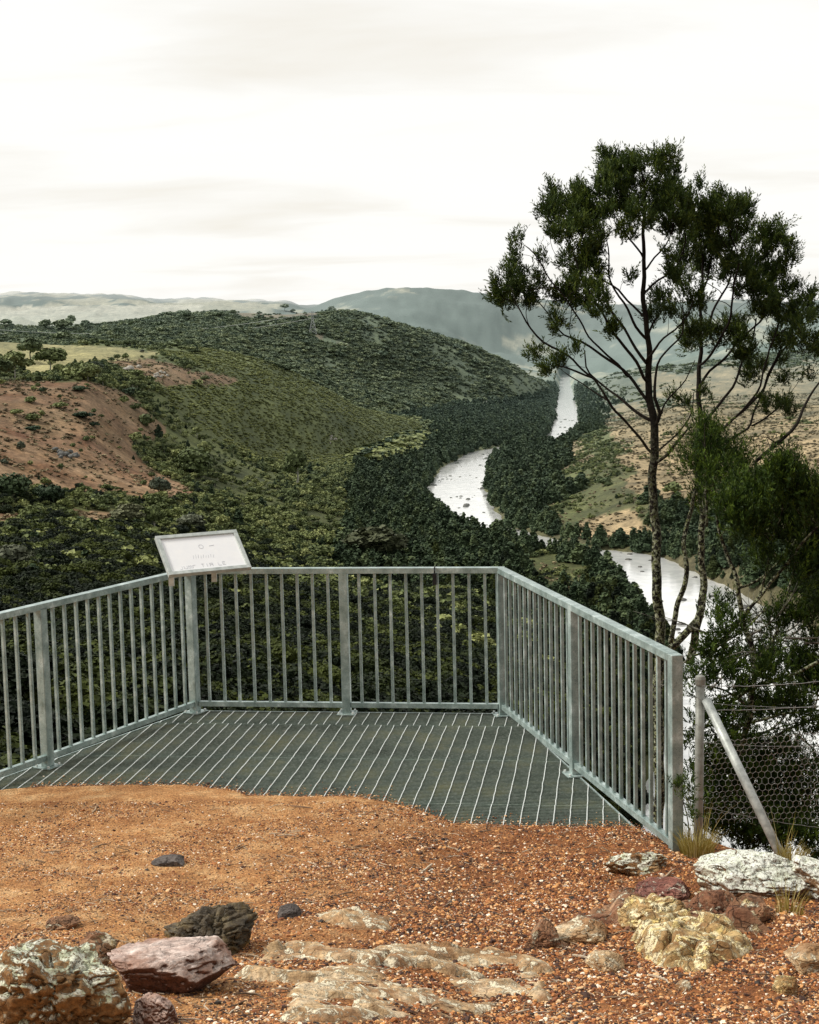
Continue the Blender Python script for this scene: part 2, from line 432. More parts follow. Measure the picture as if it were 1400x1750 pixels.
# feature lines of the valley from the lookout outwards: (survey x, distance, survey y) or (survey x, distance, 'h', height)
LINES = [
 FL((-600,15,H_,-7),(700,15,H_,-9),(1100,15,H_,-6),(2000,15,H_,-8)),
 FL((-600,60,H_,-26),(700,60,H_,-32),(1150,60,H_,-32),(2000,60,H_,-34)),
 FL((-600,110,1330),(0,120,1300),(200,150,1265),(400,190,1235),(600,230,1225),(800,260,1230),(900,280,1260),(1000,330,H_,-92),(1160,350,H_,-108),(1300,330,H_,-116),(2000,280,H_,-119)),
 FL((-600,290,1130),(0,320,1100),(200,340,1085),(400,380,1085),(600,440,1095),(800,480,1105),(1000,520,H_,-112),(1150,560,H_,-117),(1400,500,H_,-120),(2000,430,H_,-120)),
 FL((-600,600,920),(0,620,905),(200,650,905),(400,700,930),(600,760,960),(800,850,H_,-116),(1000,830,H_,-117),(1200,700,H_,-118),(1400,560,H_,-119),(2000,470,H_,-119)),
 FL((-600,720,810),(0,730,832),(150,760,850),(330,800,858),(450,850,875),(600,950,885),(800,1150,H_,-117),(900,1050,H_,-118),(1000,980,H_,-118),(1100,900,H_,-117),(1200,790,H_,-114),(1400,650,H_,-110),(2000,560,H_,-105)),
 FL((-600,850,720),(0,850,742),(150,880,765),(300,950,808),(450,1000,832),(600,1100,842),(720,1250,834),(850,1350,H_,-118),(950,1150,H_,-117),(1050,1020,862),(1200,960,862),(1400,860,880),(2000,800,900)),
 FL((-600,970,670),(0,1000,662),(150,1020,658),(250,1060,700),(400,1150,762),(550,1350,782),(700,1550,778),(850,1650,H_,-118),(950,1500,H_,-118),(1050,1250,780),(1200,1250,775),(1400,1200,765),(2000,1150,760)),
 FL((-600,1150,635),(0,1150,634),(150,1200,630),(280,1300,622),(400,1350,652),(550,1500,692),(700,1700,742),(850,1850,H_,-118),(960,1800,H_,-119),(1050,1550,745),(1200,1600,708),(1400,1600,697),(2000,1600,690)),
 FL((-600,1500,583),(0,1500,588),(150,1500,593),(280,1500,600),(375,1550,602),(450,1600,622),(525,1650,652),(600,1700,687),(700,1800,718),(800,1900,752),(870,2000,H_,-118),(965,2100,H_,-119),(1050,1900,728),(1200,1800,697),(1400,1800,687),(2000,1800,680)),
 FL((-600,1850,H_,-25),(0,1850,H_,-25),(280,1850,H_,-30),(450,1950,H_,-50),(600,2050,H_,-90),(700,2100,H_,-112),(850,2250,H_,-118),(965,2450,H_,-119),(1050,2200,H_,-116),(1200,2150,H_,-100),(1400,2150,H_,-95),(2000,2150,H_,-95)),
 FL((-600,2400,570),(0,2400,574),(200,2300,582),(400,2300,592),(500,2300,620),(600,2350,650),(700,2400,680),(800,2450,700),(860,2500,H_,-117),(965,2950,H_,-119),(1050,2500,690),(1200,2500,668),(1400,2500,655),(2000,2500,650)),
 FL((-600,3000,558),(0,3000,566),(100,3000,572),(200,2900,560),(280,2800,541),(400,2800,538),(500,2700,537),(550,2700,533),(583,2700,531),(646,2700,541),(700,2750,556),(760,2800,576),(820,2850,599),(870,2900,624),(915,2950,652),(965,3500,H_,-119),(1050,3000,650),(1200,3000,628),(1400,3000,615),(2000,3000,610)),
 FL((-600,3600,H_,5),(0,3600,H_,5),(300,3600,H_,0),(500,3500,H_,-20),(700,3500,H_,-70),(850,3600,H_,-105),(965,3900,H_,-116),(1050,3600,H_,-98),(1200,3600,H_,-60),(1400,3600,H_,-50),(2000,3600,H_,-50)),
 FL((-600,4600,557),(0,4600,555),(200,4600,546),(300,4800,537),(450,4600,550),(600,4300,565),(700,4200,590),(850,4700,606),(920,4900,612),(1000,4900,612),(1060,4700,606),(1200,4200,592),(1400,4200,585),(2000,4200,580)),
 FL((-600,7000,504),(0,7000,506),(110,7000,505),(220,7000,510),(260,7000,518),(330,7000,515),(400,7000,518),(480,7000,517),(520,6500,526),(545,6000,524),(575,5600,514),(620,5500,501),(660,5500,497),(760,5500,499),(840,5500,503),(900,5600,512),(1000,5800,522),(1100,6000,524),(1200,6000,516),(1300,6000,518),(1400,6000,515),(2000,6000,512)),
 FL((-600,9500,H_,60),(2000,9500,H_,60)),
]
def build_lines():
    out = []
    for ln in LINES:
        az = []; dd = []; zz = []
        for r in ln:
            x, d = r[0], r[1]
            if r[2] == H_:
                yy = 875 + F*math.tan(math.atan2(-(r[3]-EYE), d)-PITCH) if False else None
                z = r[3]
                # azimuth of the survey column at that height
                y0 = 700.0
                for _ in range(6):
                    v = ray(x, y0); a = math.atan2(v[0], v[1])
                    X, Y = d*math.sin(a), d*math.cos(a)
                    _, y0 = project(X, Y, z); y0 = float(y0)
                    if not (300 < y0 < 2500): y0 = min(max(y0, 300), 2500)
            else:
                v = ray(x, r[2]); a = math.atan2(v[0], v[1]); z = EYE + d*v[2]/math.hypot(v[0], v[1])
            az.append(a); dd.append(d); zz.append(z)
        az, dd, zz = np.array(az), np.array(dd, float), np.array(zz)
        fine = np.linspace(math.radians(-30), math.radians(30), 601); fd = np.interp(fine, az, dd); fz = np.interp(fine, az, zz)
        k = 34 if len(out) in (13, 14) else 4; kern = np.hanning(2*k+3)[1:-1]; kern /= kern.sum()
        pad = lambda q: np.convolve(np.pad(q, k, 'edge'), kern, 'valid')
        out.append((fine, pad(fd), pad(fz)))
    return out
BL = build_lines()

RIVER_PX = [(966,640,16),(966,652,16),(967,680,17),(968,715,17),(962,745,16),(930,762,12),(868,765,14),(828,774,17),(794,800,21),(778,836,23),(794,878,22),(838,905,14),(905,922,12),(965,945,13),(1030,947,15),(1072,956,20),(1120,982,21),(1208,1036,27),(1325,1132,32),(1375,1290,42),(1470,1500,52),(1650,1900,60)]
RIV = [at_z(x, y, ZR) for x, y, w in RIVER_PX]; RIVW = [w for *_, w in RIVER_PX]

def terrain_height(X, Y):
    az = np.arctan2(X, Y); d = np.hypot(X, Y)
    D = np.stack([np.interp(az, a, dd) for a, dd, zz in BL]); Z = np.stack([np.interp(az, a, zz) for a, dd, zz in BL])
    K = D.shape[0]
    lD = np.log(D); ld = np.log(np.maximum(d, 1.0))
    z = Z[0].copy()
    # catmull-rom-like slopes limited
    S = (Z[1:]-Z[:-1])/(lD[1:]-lD[:-1])
    M = np.zeros_like(Z); M[0] = S[0]; M[-1] = S[-1]
    a, b = S[:-1], S[1:]
    same = a*b > 0
    M[1:-1] = np.where(same, 2*a*b/np.where(same, a+b, 1), 0)
    for k in range(K-1):
        h = lD[k+1]-lD[k]; t = (ld-lD[k])/h
        m = (t >= 0) & (t <= 1)
        t = np.clip(t, 0, 1); t2 = t*t; t3 = t2*t
        zk = (2*t3-3*t2+1)*Z[k] + (t3-2*t2+t)*h*M[k] + (-2*t3+3*t2)*Z[k+1] + (t3-t2)*h*M[k+1]
        z = np.where(m, zk, z)
    z = np.where(d > D[-1], Z[-1], z)
    # gullies and roughness, fading on the valley floor
    up = smooth(ZR+3, ZR+30, z)
    sc = np.clip(d, 60, 4000)
    z = z + up*(0.0065*sc*fbm(X/ (0.0+160), Y/160, 0.3, 4) + 0.004*np.minimum(sc,1500)*fbm(X/45, Y/45, 2.3, 3))*smooth(40, 200, d)
    z = z + smooth(3400, 3900, d)*smooth(4900, 4200, d)*(np.abs(fbm(X/300, Y/300, 3.9, 4))*60-16)
    rd = seg_dist(X, Y, RIV, RIVW) + 5*fbm(X/22, Y/22, 7.7, 3)
    floor = np.maximum(z, ZR+1.2)
    bed = ZR - 2.0
    z = bed + (floor-bed)*smooth(-3, 6, rd)
    return z, rd

NA, ND = 560, 760
az = np.linspace(math.radians(-25), math.radians(25), NA)
dist = np.exp(np.linspace(math.log(15.0), math.log(9400.0), ND))
AZ, DI = np.meshgrid(az, dist, indexing='ij')
TX = DI*np.sin(AZ); TY = DI*np.cos(AZ)
TZ, TRD = terrain_height(TX, TY)
TPX, TPY = project(TX, TY, TZ)

# land cover, by surveyed outlines
BROWN = [[(-80,650),(0,652),(60,650),(150,653),(215,668),(250,690),(292,738),(262,752),(236,742),(225,768),(250,800),(330,846),(318,860),(240,850),(200,838),(120,838),(60,848),(0,832),(-80,832)],
         [(180,612),(260,614),(330,634),(405,648),(395,658),(330,656),(290,664),(230,640),(190,635)],
         [(-80,870),(20,880),(70,905),(20,925),(-80,930)],
         [(120,868),(200,872),(190,892),(130,890)],
         [(395,526),(545,523),(540,541),(470,545),(395,541)],
         [(540,572),(600,588),(590,596),(535,580)],
         [(465,975),(560,978),(560,1010),(480,1012)]]
PADDOCK = [[(-80,578),(0,584),(130,588),(275,601),(255,611),(225,616),(150,622),(110,634),(60,642),(0,615),(-80,612)]]
PALE = [[(-80,525),(350,520),(330,545),(230,558),(-80,562)]]
GOLD = [[(1040,690),(1150,694),(1500,680),(1500,830),(1300,800),(1230,840),(1150,880),(1090,850),(1090,800),(1060,760)],
        [(950,742),(1010,738),(1000,775),(950,790),(930,830),(895,838),(905,800)],
        [(985,895),(1060,880),(1130,905),(1120,930),(1060,925),(1000,915)],
        [(1090,640),(1500,610),(1500,690),(1150,690)]]
def cover(px, py, X, Y, d):
    wob = 9*fbm(X/35, Y/35, 1.1, 3); wob2 = 5*fbm(X/35, Y/35, 9.1, 3)
    sc = np.clip(900/np.maximum(d,1), .4, 1.2)
    qx = px + wob*sc*2; qy = py + wob2*sc
    def m(polys):
        r = np.zeros(np.shape(px), bool)
        for p in polys: r |= in_poly(qx, qy, p)
        return r
    vis = d > 400
    br = m(BROWN) & vis & (d < 3200); pa = m(PADDOCK) & (d > 1050) & (d < 1700); pl = m(PALE) & (d > 3300)
    qx = px + 55*fbm(X/70, Y/70, 3.1, 4); qy = py + 22*fbm(X/70, Y/70, 6.1, 4)
    go = m(GOLD) & (d > 500) & (d < 3400)
    return br, pa, pl, go
br, pa, pl, go = cover(TPX, TPY, TX, TY, DI)
C = np.zeros(TX.shape+(3,))
n1 = fbm(TX/30, TY/30, 3.3, 4)[..., None]; n2 = fbm(TX/8, TY/8, 5.3, 3)[..., None]; n3 = fbm(TX/140, TY/140, 6.3, 3)[..., None]
def c3(*a): return np.array(a, float)
C[:] = c3(.075,.082,.028)
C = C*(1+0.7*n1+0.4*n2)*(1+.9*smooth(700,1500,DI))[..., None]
right = smooth(930, 1080, TPX)[..., None]*((DI > 600))[..., None]
C = np.where(((DI > 600) & (TPX > 880) & (TPY > 650))[..., None], C*(1-.5*right)+.5*right*c3(.10,.085,.045)*(1+.6*n1), C)
rr3 = (smooth(960, 1040, TPX)*smooth(1900, 2300, DI))[..., None]; C = C*(1-rr3) + rr3*c3(.15,.14,.10)*(1+.6*n1+.4*n3)
C = np.where(br[..., None], (c3(.245,.145,.082)*(1+.4*n3) + .20*n1*c3(.6,.55,.32) + .10*n2*c3(1,.8,.6)), C)
C = np.where(pa[..., None], c3(.34,.30,.14)*(1+.35*n1+.3*n3+.2*n2) , C)
C = np.where(pl[..., None], c3(.50,.46,.36)*(1+.1*n1), C)
C = np.where(go[..., None], c3(.33,.245,.14)*(1+.75*n1+.5*n2+.4*n3+.3*vn(TX/60,TY/9,2.2)[...,None]), C)
bank = (smooth(14, 2, TRD + 9*n1[..., 0])*(DI > 500))[..., None]*.5
C = C*(1-bank) + bank*c3(.16,.13,.08)*(1+.4*n2)
# beyond 3.3 km: pasture and scattered wood
far = smooth(3200, 3900, DI)[..., None]
wood = smooth(-.12, .12, fbm(TX/190, TY/260, 8.8, 4) + .45*fbm(TX/45, TY/70, 4.8, 3) + .25*(TPX > 520) + .12*(TPX>860)*-1)[..., None]
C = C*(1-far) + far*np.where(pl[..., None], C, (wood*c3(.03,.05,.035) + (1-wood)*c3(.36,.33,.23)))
C = C*np.where(DI > 500, 1+.35*fbm(TX/3.5, TY/3.5, 4.4, 2), 1)[..., None]
C = np.clip(C, .004, .8)
cols = np.concatenate([C, np.ones(C.shape[:2]+(1,))], -1)
idx = np.arange(NA*ND).reshape(NA, ND)
faces = np.stack([idx[:-1, :-1], idx[1:, :-1], idx[1:, 1:], idx[:-1, 1:]], -1).reshape(-1, 4)
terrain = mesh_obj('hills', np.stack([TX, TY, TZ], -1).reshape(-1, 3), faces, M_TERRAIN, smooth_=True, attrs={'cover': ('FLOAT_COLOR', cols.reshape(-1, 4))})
tag(terrain, 'scrubby valley slopes and far hazy hills around the river', kind='structure')

# the river surface: ribbon at the water level
rv = []; rf = []
P2 = [Vector((p.x, p.y, 0)) for p in RIV]
for i, p in enumerate(P2):
    t = (P2[min(i+1, len(P2)-1)] - P2[max(i-1, 0)]).normalized(); nrm = Vector((-t.y, t.x, 0)); w = RIVW[i]*1.0+16
    for k in range(5):
        q = p + nrm*w*(k/2-1); rv.append((q.x, q.y, ZR))
for i in range(len(P2)-1):
    for k in range(4):
        rf.append((i*5+k, i*5+k+1, (i+1)*5+k+1, (i+1)*5+k))
xs0 = min(v[0] for v in rv)-50; xs1 = max(v[0] for v in rv)+50; ys0 = min(v[1] for v in rv)-20; ys1 = max(v[1] for v in rv)+20
river = mesh_obj('river', [(xs0, ys0, ZR), (xs1, ys0, ZR), (xs1, ys1, ZR), (xs0, ys1, ZR)], [(0, 1, 2, 3)], M_WATER)
tag(river, 'pale shining river winding through the valley floor', kind='structure')
# ------------------------------------------------------------------ vegetation building blocks
def leaf_quads(cent, nrm, size, rng, aspect=1.0, bend=0.25):
    """one folded leaf-clump card (quad) per centre"""
    n = len(cent)
    a = rng.normal(size=(n, 3)); a -= (a*nrm).sum(1)[:, None]*nrm; a /= np.linalg.norm(a, axis=1)[:, None]+1e-9
    b = np.cross(nrm, a)
    s = (size*(.6+.8*rng.random(n)))[:, None] if not np.isscalar(size) else size*(.6+.8*rng.random(n))[:, None]
    v = np.stack([cent-a*s-b*s*aspect*.4, cent+a*s*.3-b*s*aspect, cent+a*s+b*s*aspect*.4, cent-a*s*.3+b*s*aspect], 1)
    v[:, 0] -= nrm*s*bend; v[:, 2] -= nrm*s*bend
    f = np.arange(n*4).reshape(n, 4)
    return v.reshape(-1, 3), f

def crown_points(blobs, n, rng, inner=.25):
    """points on/in lumpy blobs (x,y,z,rx,rz)"""
    B = np.array(blobs, float); w = B[:, 3]**2; w = w/w.sum()
    k = rng.choice(len(B), n, p=w); d = rng.normal(size=(n, 3)); d /= np.linalg.norm(d, axis=1)[:, None]
    low = d[:, 2] < -.3; d[low, 2] *= .4; d /= np.linalg.norm(d, axis=1)[:, None]
    r = np.where(rng.random(n) < inner, rng.random(n)**.5, .86+.22*rng.random(n))
    r = r*(1+.25*vn(d[:, 0]*2.3+k*7, d[:, 1]*2.3, d[:, 2]*2.3))
    p = B[k, :3] + d*r[:, None]*np.stack([B[k, 3], B[k, 3], B[k, 4]], 1)
    nn = d + .55*rng.normal(size=(n, 3)); nn /= np.linalg.norm(nn, axis=1)[:, None]
    return p, nn

def tree_blobs(kind, rng):
    bl = []
    if kind == 'gum':
        for i in range(9):
            a = rng.random()*6.28; r = .26*rng.random()**.5; z = .52+.34*rng.random()*(1-r*1.2)
            s = .13+.08*rng.random(); bl.append((r*math.cos(a), r*math.sin(a), z, s, s*.72))
        bl.append((0, 0, .80, .17, .13))
    elif kind == 'oak':
        for i in range(11):
            t = i/10; r = (.17*(1-t)+.03)*rng.random(); a = rng.random()*6.28; s = .19*(1-t*.72)
            bl.append((r*math.cos(a), r*math.sin(a), .14+.76*t, s, s*1.15))
    elif kind == 'bush':
        for i in range(7):
            a = rng.random()*6.28; r = .36*rng.random()**.5; s = .20+.12*rng.random()
            bl.append((r*math.cos(a), r*math.sin(a), .30+.40*rng.random()*(1-r), s, s*.8))
        bl.append((0, 0, .45, .36, .40))
    return bl
def tree_arrays(kind, n, leaf, rng):
    p, nn = crown_points(tree_blobs(kind, rng), n, rng)
    return leaf_quads(p, nn, leaf, rng)
def trunk_mb(kind, rng, thick=.022):
    mb = MB()
    top = .62 if kind != 'bush' else .35
    lean = [rng.normal()*.02 for _ in range(4)]
    pts = [(0, 0, -.06), (lean[0], lean[1], top*.4), (lean[2]*2, lean[3]*2, top)]
    mb.tube(pts, [thick*1.2, thick, thick*.5], 6)
    if kind == 'gum':
        for i in range(4):
            a = rng.random()*6.28; z = top*(.45+.12*i)
            mb.tube([(lean[0], lean[1], z), (.11*math.cos(a), .11*math.sin(a), z+.13), (.2*math.cos(a), .2*math.sin(a), z+.26)], [thick*.6, thick*.45, thick*.2], 5)
    return mb

def source_tree(name, kind, n, leaf, mat, seed, trunk=None):
    """mesh object kept out of the scene: only used as the instance shape of a 'stuff' object"""
    rng = np.random.default_rng(seed)
    v, f = tree_arrays(kind, n, leaf, rng)
    me = bpy.data.meshes.new(name); V = v.tolist(); Fc = f.tolist(); mats = [mat]; mi = [0]*len(Fc)
    if trunk:
        mb = trunk_mb(kind, rng); o = len(V); V += mb.v; Fc += [[i+o for i in q] for q in mb.f]; mats.append(trunk); mi += [1]*len(mb.f)
    me.from_pydata(V, [], Fc); me.update()
    for m in mats: me.materials.append(m)
    me.polygons.foreach_set('material_index', mi)
    return bpy.data.objects.new(name, me)

def scatter(name, P, scl, rot, idx, sources, label, cat=None, kind='stuff', tilt=None):
    me = bpy.data.meshes.new(name); n = len(P)
    me.vertices.add(n); me.vertices.foreach_set('co', np.asarray(P, np.float32).ravel())
    R3 = np.zeros((n, 3), np.float32)
    if tilt is not None: R3[:, :2] = tilt
    R3[:, 2] = rot
    S3 = np.asarray(scl, np.float32)
    if S3.ndim == 1: S3 = np.repeat(S3[:, None], 3, 1)
    for nm, t, arr, key in (('s', 'FLOAT_VECTOR', S3, 'vector'), ('r', 'FLOAT_VECTOR', R3, 'vector')):
        a = me.attributes.new(nm, t, 'POINT'); a.data.foreach_set(key, np.ascontiguousarray(arr, dtype=np.float32).ravel())
    a = me.attributes.new('k', 'INT', 'POINT'); a.data.foreach_set('value', np.asarray(idx, np.int32))
    o = bpy.data.objects.new(name, me); COL.objects.link(o)
    ng = bpy.data.node_groups.new(name+'_nodes', 'GeometryNodeTree')
    ng.interface.new_socket('Geometry', in_out='INPUT', socket_type='NodeSocketGeometry')
    ng.interface.new_socket('Geometry', in_out='OUTPUT', socket_type='NodeSocketGeometry')
    N = ng.nodes.new; L = ng.links.new
    gi = N('NodeGroupInput'); go_ = N('NodeGroupOutput'); ip = N('GeometryNodeInstanceOnPoints'); jn = N('GeometryNodeJoinGeometry')
    for s in reversed(sources):
        oi = N('GeometryNodeObjectInfo'); oi.inputs['Object'].default_value = s; oi.inputs['As Instance'].default_value = True
        L(oi.outputs['Geometry'], jn.inputs[0])
    def na(nm, t):
        q = N('GeometryNodeInputNamedAttribute'); q.data_type = t; q.inputs['Name'].default_value = nm
        return [x for x in q.outputs if x.enabled and x.name == 'Attribute'][0]
    L(gi.outputs[0], ip.inputs['Points']); L(jn.outputs[0], ip.inputs['Instance'])
    ip.inputs['Pick Instance'].default_value = True
    L(na('k', 'INT'), ip.inputs['Instance Index']); L(na('s', 'FLOAT_VECTOR'), ip.inputs['Scale'])
    e2r = N('FunctionNodeEulerToRotation'); L(na('r', 'FLOAT_VECTOR'), e2r.inputs[0]); L(e2r.outputs[0], ip.inputs['Rotation'])
    L(ip.outputs[0], go_.inputs[0])
    md = o.modifiers.new('scatter', 'NODES'); md.node_group = ng
    tag(o, label, cat, kind=kind)
    return o

# ------------------------------------------------------------------ forests of the valley (uncountable: stuff)
def sample(n, d0, d1, pw=2.0):
    a = np.radians(RNG.uniform(-19.5, 19.5, n)); u = RNG.random(n)
    d = (d0**pw + u*(d1**pw-d0**pw))**(1/pw)
    X, Y = d*np.sin(a), d*np.cos(a); Z, rd = terrain_height(X, Y); px, py = project(X, Y, Z)
    return X, Y, Z, rd, px, py, d
X1, Y1, Z1, R1, PX1, PY1, D1 = sample(380000, 560, 3450)
X2, Y2, Z2, R2, PX2, PY2, D2 = sample(24000, 62, 620, 1.35)
X, Y, Z, RD, PX, PY, D = [np.concatenate(q) for q in zip((X1,Y1,Z1,R1,PX1,PY1,D1), (X2,Y2,Z2,R2,PX2,PY2,D2))]
br, pa, pl, go = cover(PX, PY, X, Y, D)
HEATH = [(255,598),(380,597),(455,618),(530,648),(605,684),(705,716),(730,738),(700,775),(600,800),(480,800),(400,770),(330,720),(280,690),(262,662),(330,655),(400,655),(340,630)]
heath = in_poly(PX+12*fbm(X/50, Y/50, 2, 2), PY+6*fbm(X/50, Y/50, 5, 2), HEATH) & (D > 800) & (D < 2000)
rside = (Z < ZR+14) & (D > 380) & ~((PX + 70*fbm(X/60, Y/60, 2.9, 3) + .5*(PY-800) > 975) & (RD > 14+10*fbm(X/30,Y/30,2.2,2)) & (D > 600) & (PY < 1000) & ~((PX > 1100) & (PY > 855)))
rbank = (PX > 880+60*fbm(X/90,Y/90,4,2)) & (PY > 640) & (D > 600) & ~rside
clump = fbm(X/40, Y/40, 6.6, 3)
dens = np.full(len(X), .85)
op = fbm(X/55+3, Y/75, 12.2, 4); dens = np.where((D > 750) & ~heath, dens*(.18+.82*smooth(-.22, -.06, op)), dens)
dens = np.where(br, .012, dens); dens = np.where(pa, .002, dens); dens = np.where(go, .12*(clump > .33), dens)
dens = np.where(rbank & ~go, smooth(-.25, .3, clump)*np.where((PX > 1090) & (PY > 850), .95, .55), dens)
dens = np.where(rside, .12+.55*smooth(-.35, .1, fbm(X/30, Y/30, 15.5, 3)), dens); dens = np.where((PX > 980) & (D > 1950), dens*.25, dens)
dens = np.where(RD < 2.5+6*clump, 0, dens); dens = np.where((D > 2500), dens*.9, dens)
edge = (PX > 960) & (PX < 1120) & (PY > 880) & (PY < 930); dens = np.where(edge, dens*.25, dens)
u = RNG.random(len(X)); keep = u < dens
X, Y, Z, RD, PX, PY, D, heath, rside, rbank, clump = [q[keep] for q in (X, Y, Z, RD, PX, PY, D, heath, rside, rbank, clump)]
hh = RNG.random(len(X))
H = np.exp(RNG.normal(math.log(2.3), .42, len(X))) + 1.0*clump + .8
H = np.where(heath, 1.0+.8*hh**3, H)
H = np.where(rside, 3.5+9*hh**1.6, H)
H = np.where(rbank, 1.4+2.2*hh, H)
H = np.where(D < 620, np.minimum(1.6+4.5*hh**1.8+D*.007, 11), H)
wid = 1.05+.6*RNG.random(len(X)); wid = np.where(heath, 2.9, wid); wid = np.where((D > 1500) & ~rside & ~heath, wid*1.35, wid)
S = np.stack([H*wid, H*wid, H], 1)
Pp = np.stack([X, Y, Z-.2], 1); ROT = RNG.uniform(0, 6.28, len(X))
def put(mask, name, sources, label):
    k = RNG.integers(0, len(sources), mask.sum())
    return scatter(name, Pp[mask], S[mask], ROT[mask], k, sources, label)
q = RNG.random(len(X))
Dj = D + 130*RNG.normal(size=len(D))*smooth(200, 500, D); near = Dj < 620; mid = (Dj >= 620) & (Dj < 1500); far = Dj >= 1500
isoak = rside | ((q < .14) & ~heath & ~near)
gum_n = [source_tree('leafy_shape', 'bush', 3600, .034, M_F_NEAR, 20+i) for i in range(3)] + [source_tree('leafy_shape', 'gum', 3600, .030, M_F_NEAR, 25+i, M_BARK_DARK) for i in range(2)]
oak_n = [source_tree('oak_shape', 'oak', 3000, .030, M_F_NEAR, 30+i, M_BARK_DARK) for i in range(2)]
gum_m = [source_tree('gum_shape', 'gum', 520, .062, M_F_OLIVE, 40+i, M_BARK_DARK) for i in range(2)] + [source_tree('gum_shape', 'gum', 520, .062, M_F_OLIVE, 48, M_BARK_PALE)] + [source_tree('gum_shape', 'bush', 520, .08, M_F_OLIVE, 44+i) for i in range(2)]
oak_m = [source_tree('oak_shape', 'oak', 520, .062, M_F_DARK, 50+i) for i in range(3)]
gum_f = [source_tree('gum_shape', 'bush', 170, .13, M_F_OLIVE, 60+i) for i in range(4)]
oak_f = [source_tree('oak_shape', 'oak', 170, .10, M_F_DARK, 70+i) for i in range(3)]
hea = [source_tree('heath_shape', 'bush', 160, .13, M_F_HEATH, 80+i) for i in range(3)]
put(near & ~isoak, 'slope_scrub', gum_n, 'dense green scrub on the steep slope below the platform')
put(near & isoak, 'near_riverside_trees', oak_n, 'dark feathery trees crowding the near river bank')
put(mid & ~isoak & ~heath, 'valley_woodland', gum_m, 'mixed olive woodland in the middle of the valley')
put(mid & isoak, 'riverside_forest', oak_m, 'dark green forest lining the river bends')
put(far & ~isoak & ~heath, 'hill_woodland', gum_f, 'woodland covering the far hill with the pylon')
put(far & isoak, 'far_riverside_forest', oak_f, 'blue green trees in the far valley')
put(heath, 'hillside_heath', hea, 'low smooth olive heath on the spur')

Xg, Yg, Zg, Rg, PXg_, PYg_, Dg = sample(90000, 600, 2300)
b_, p_, l_, g_ = cover(PXg_, PYg_, Xg, Yg, Dg); mk = (b_ | g_ | ((PXg_ > 880) & (PYg_ > 640) & (RNG.random(len(Xg)) < .35))) & (Rg > 4) & (fbm(Xg/14, Yg/14, 2.2, 3) > -.12)
tus = [source_tree('tussock_shape', 'bush', 26, .26, M_F_TUSS, 95+i) for i in range(3)]
hs = .5+.9*RNG.random(mk.sum())
scatter('hillside_grass', np.stack([Xg, Yg, Zg-.1], 1)[mk], np.stack([hs*1.9, hs*1.9, hs], 1), RNG.uniform(0, 6.28, mk.sum()), RNG.integers(0, 3, mk.sum()), tus, 'dry tussocks on the bare brown and tan slopes')

# rocks breaking the rapids (uncountable)
def river_rocks():
    rng = np.random.default_rng(77); out = []
    for i in range(len(RIV)-1):
        L = (RIV[i+1]-RIV[i]).length; d0 = RIV[i].length
        if d0 > 2600: continue
        n = int(min(L*.28, 130))
        for k in range(n):
            t = rng.random(); p = RIV[i].lerp(RIV[i+1], t); w = RIVW[i]; e = (RIV[i+1]-RIV[i]).normalized()
            a = rng.uniform(-1, 1)*w*1.0; x, y = p.x-e.y*a, p.y+e.x*a
            if vn(x/16., y/16., .5) > .12 or abs(a) > w*.82: out.append((x, y, ZR-.1))
    return np.array(out)
rr_ = river_rocks(); nr = len(rr_); rg = np.random.default_rng(8)
def pebble(seed):
    import bmesh
    bm = bmesh.new(); bmesh.ops.create_icosphere(bm, subdivisions=2, radius=1.0); r = random.Random(seed)
    for v in bm.verts: v.co = v.co*(.75+.5*r.random()); v.co.z *= .55
    me = bpy.data.meshes.new('river_rock_shape'); bm.to_mesh(me); bm.free(); me.materials.append(M_ROCK_GREY); return bpy.data.objects.new('river_rock_shape', me)
scatter('river_rocks', rr_, np.exp(rg.normal(-.05, .5, nr)), rg.uniform(0, 6.28, nr), rg.integers(0, 3, nr), [pebble(i) for i in range(3)], 'dark rocks breaking the rapids of the river')

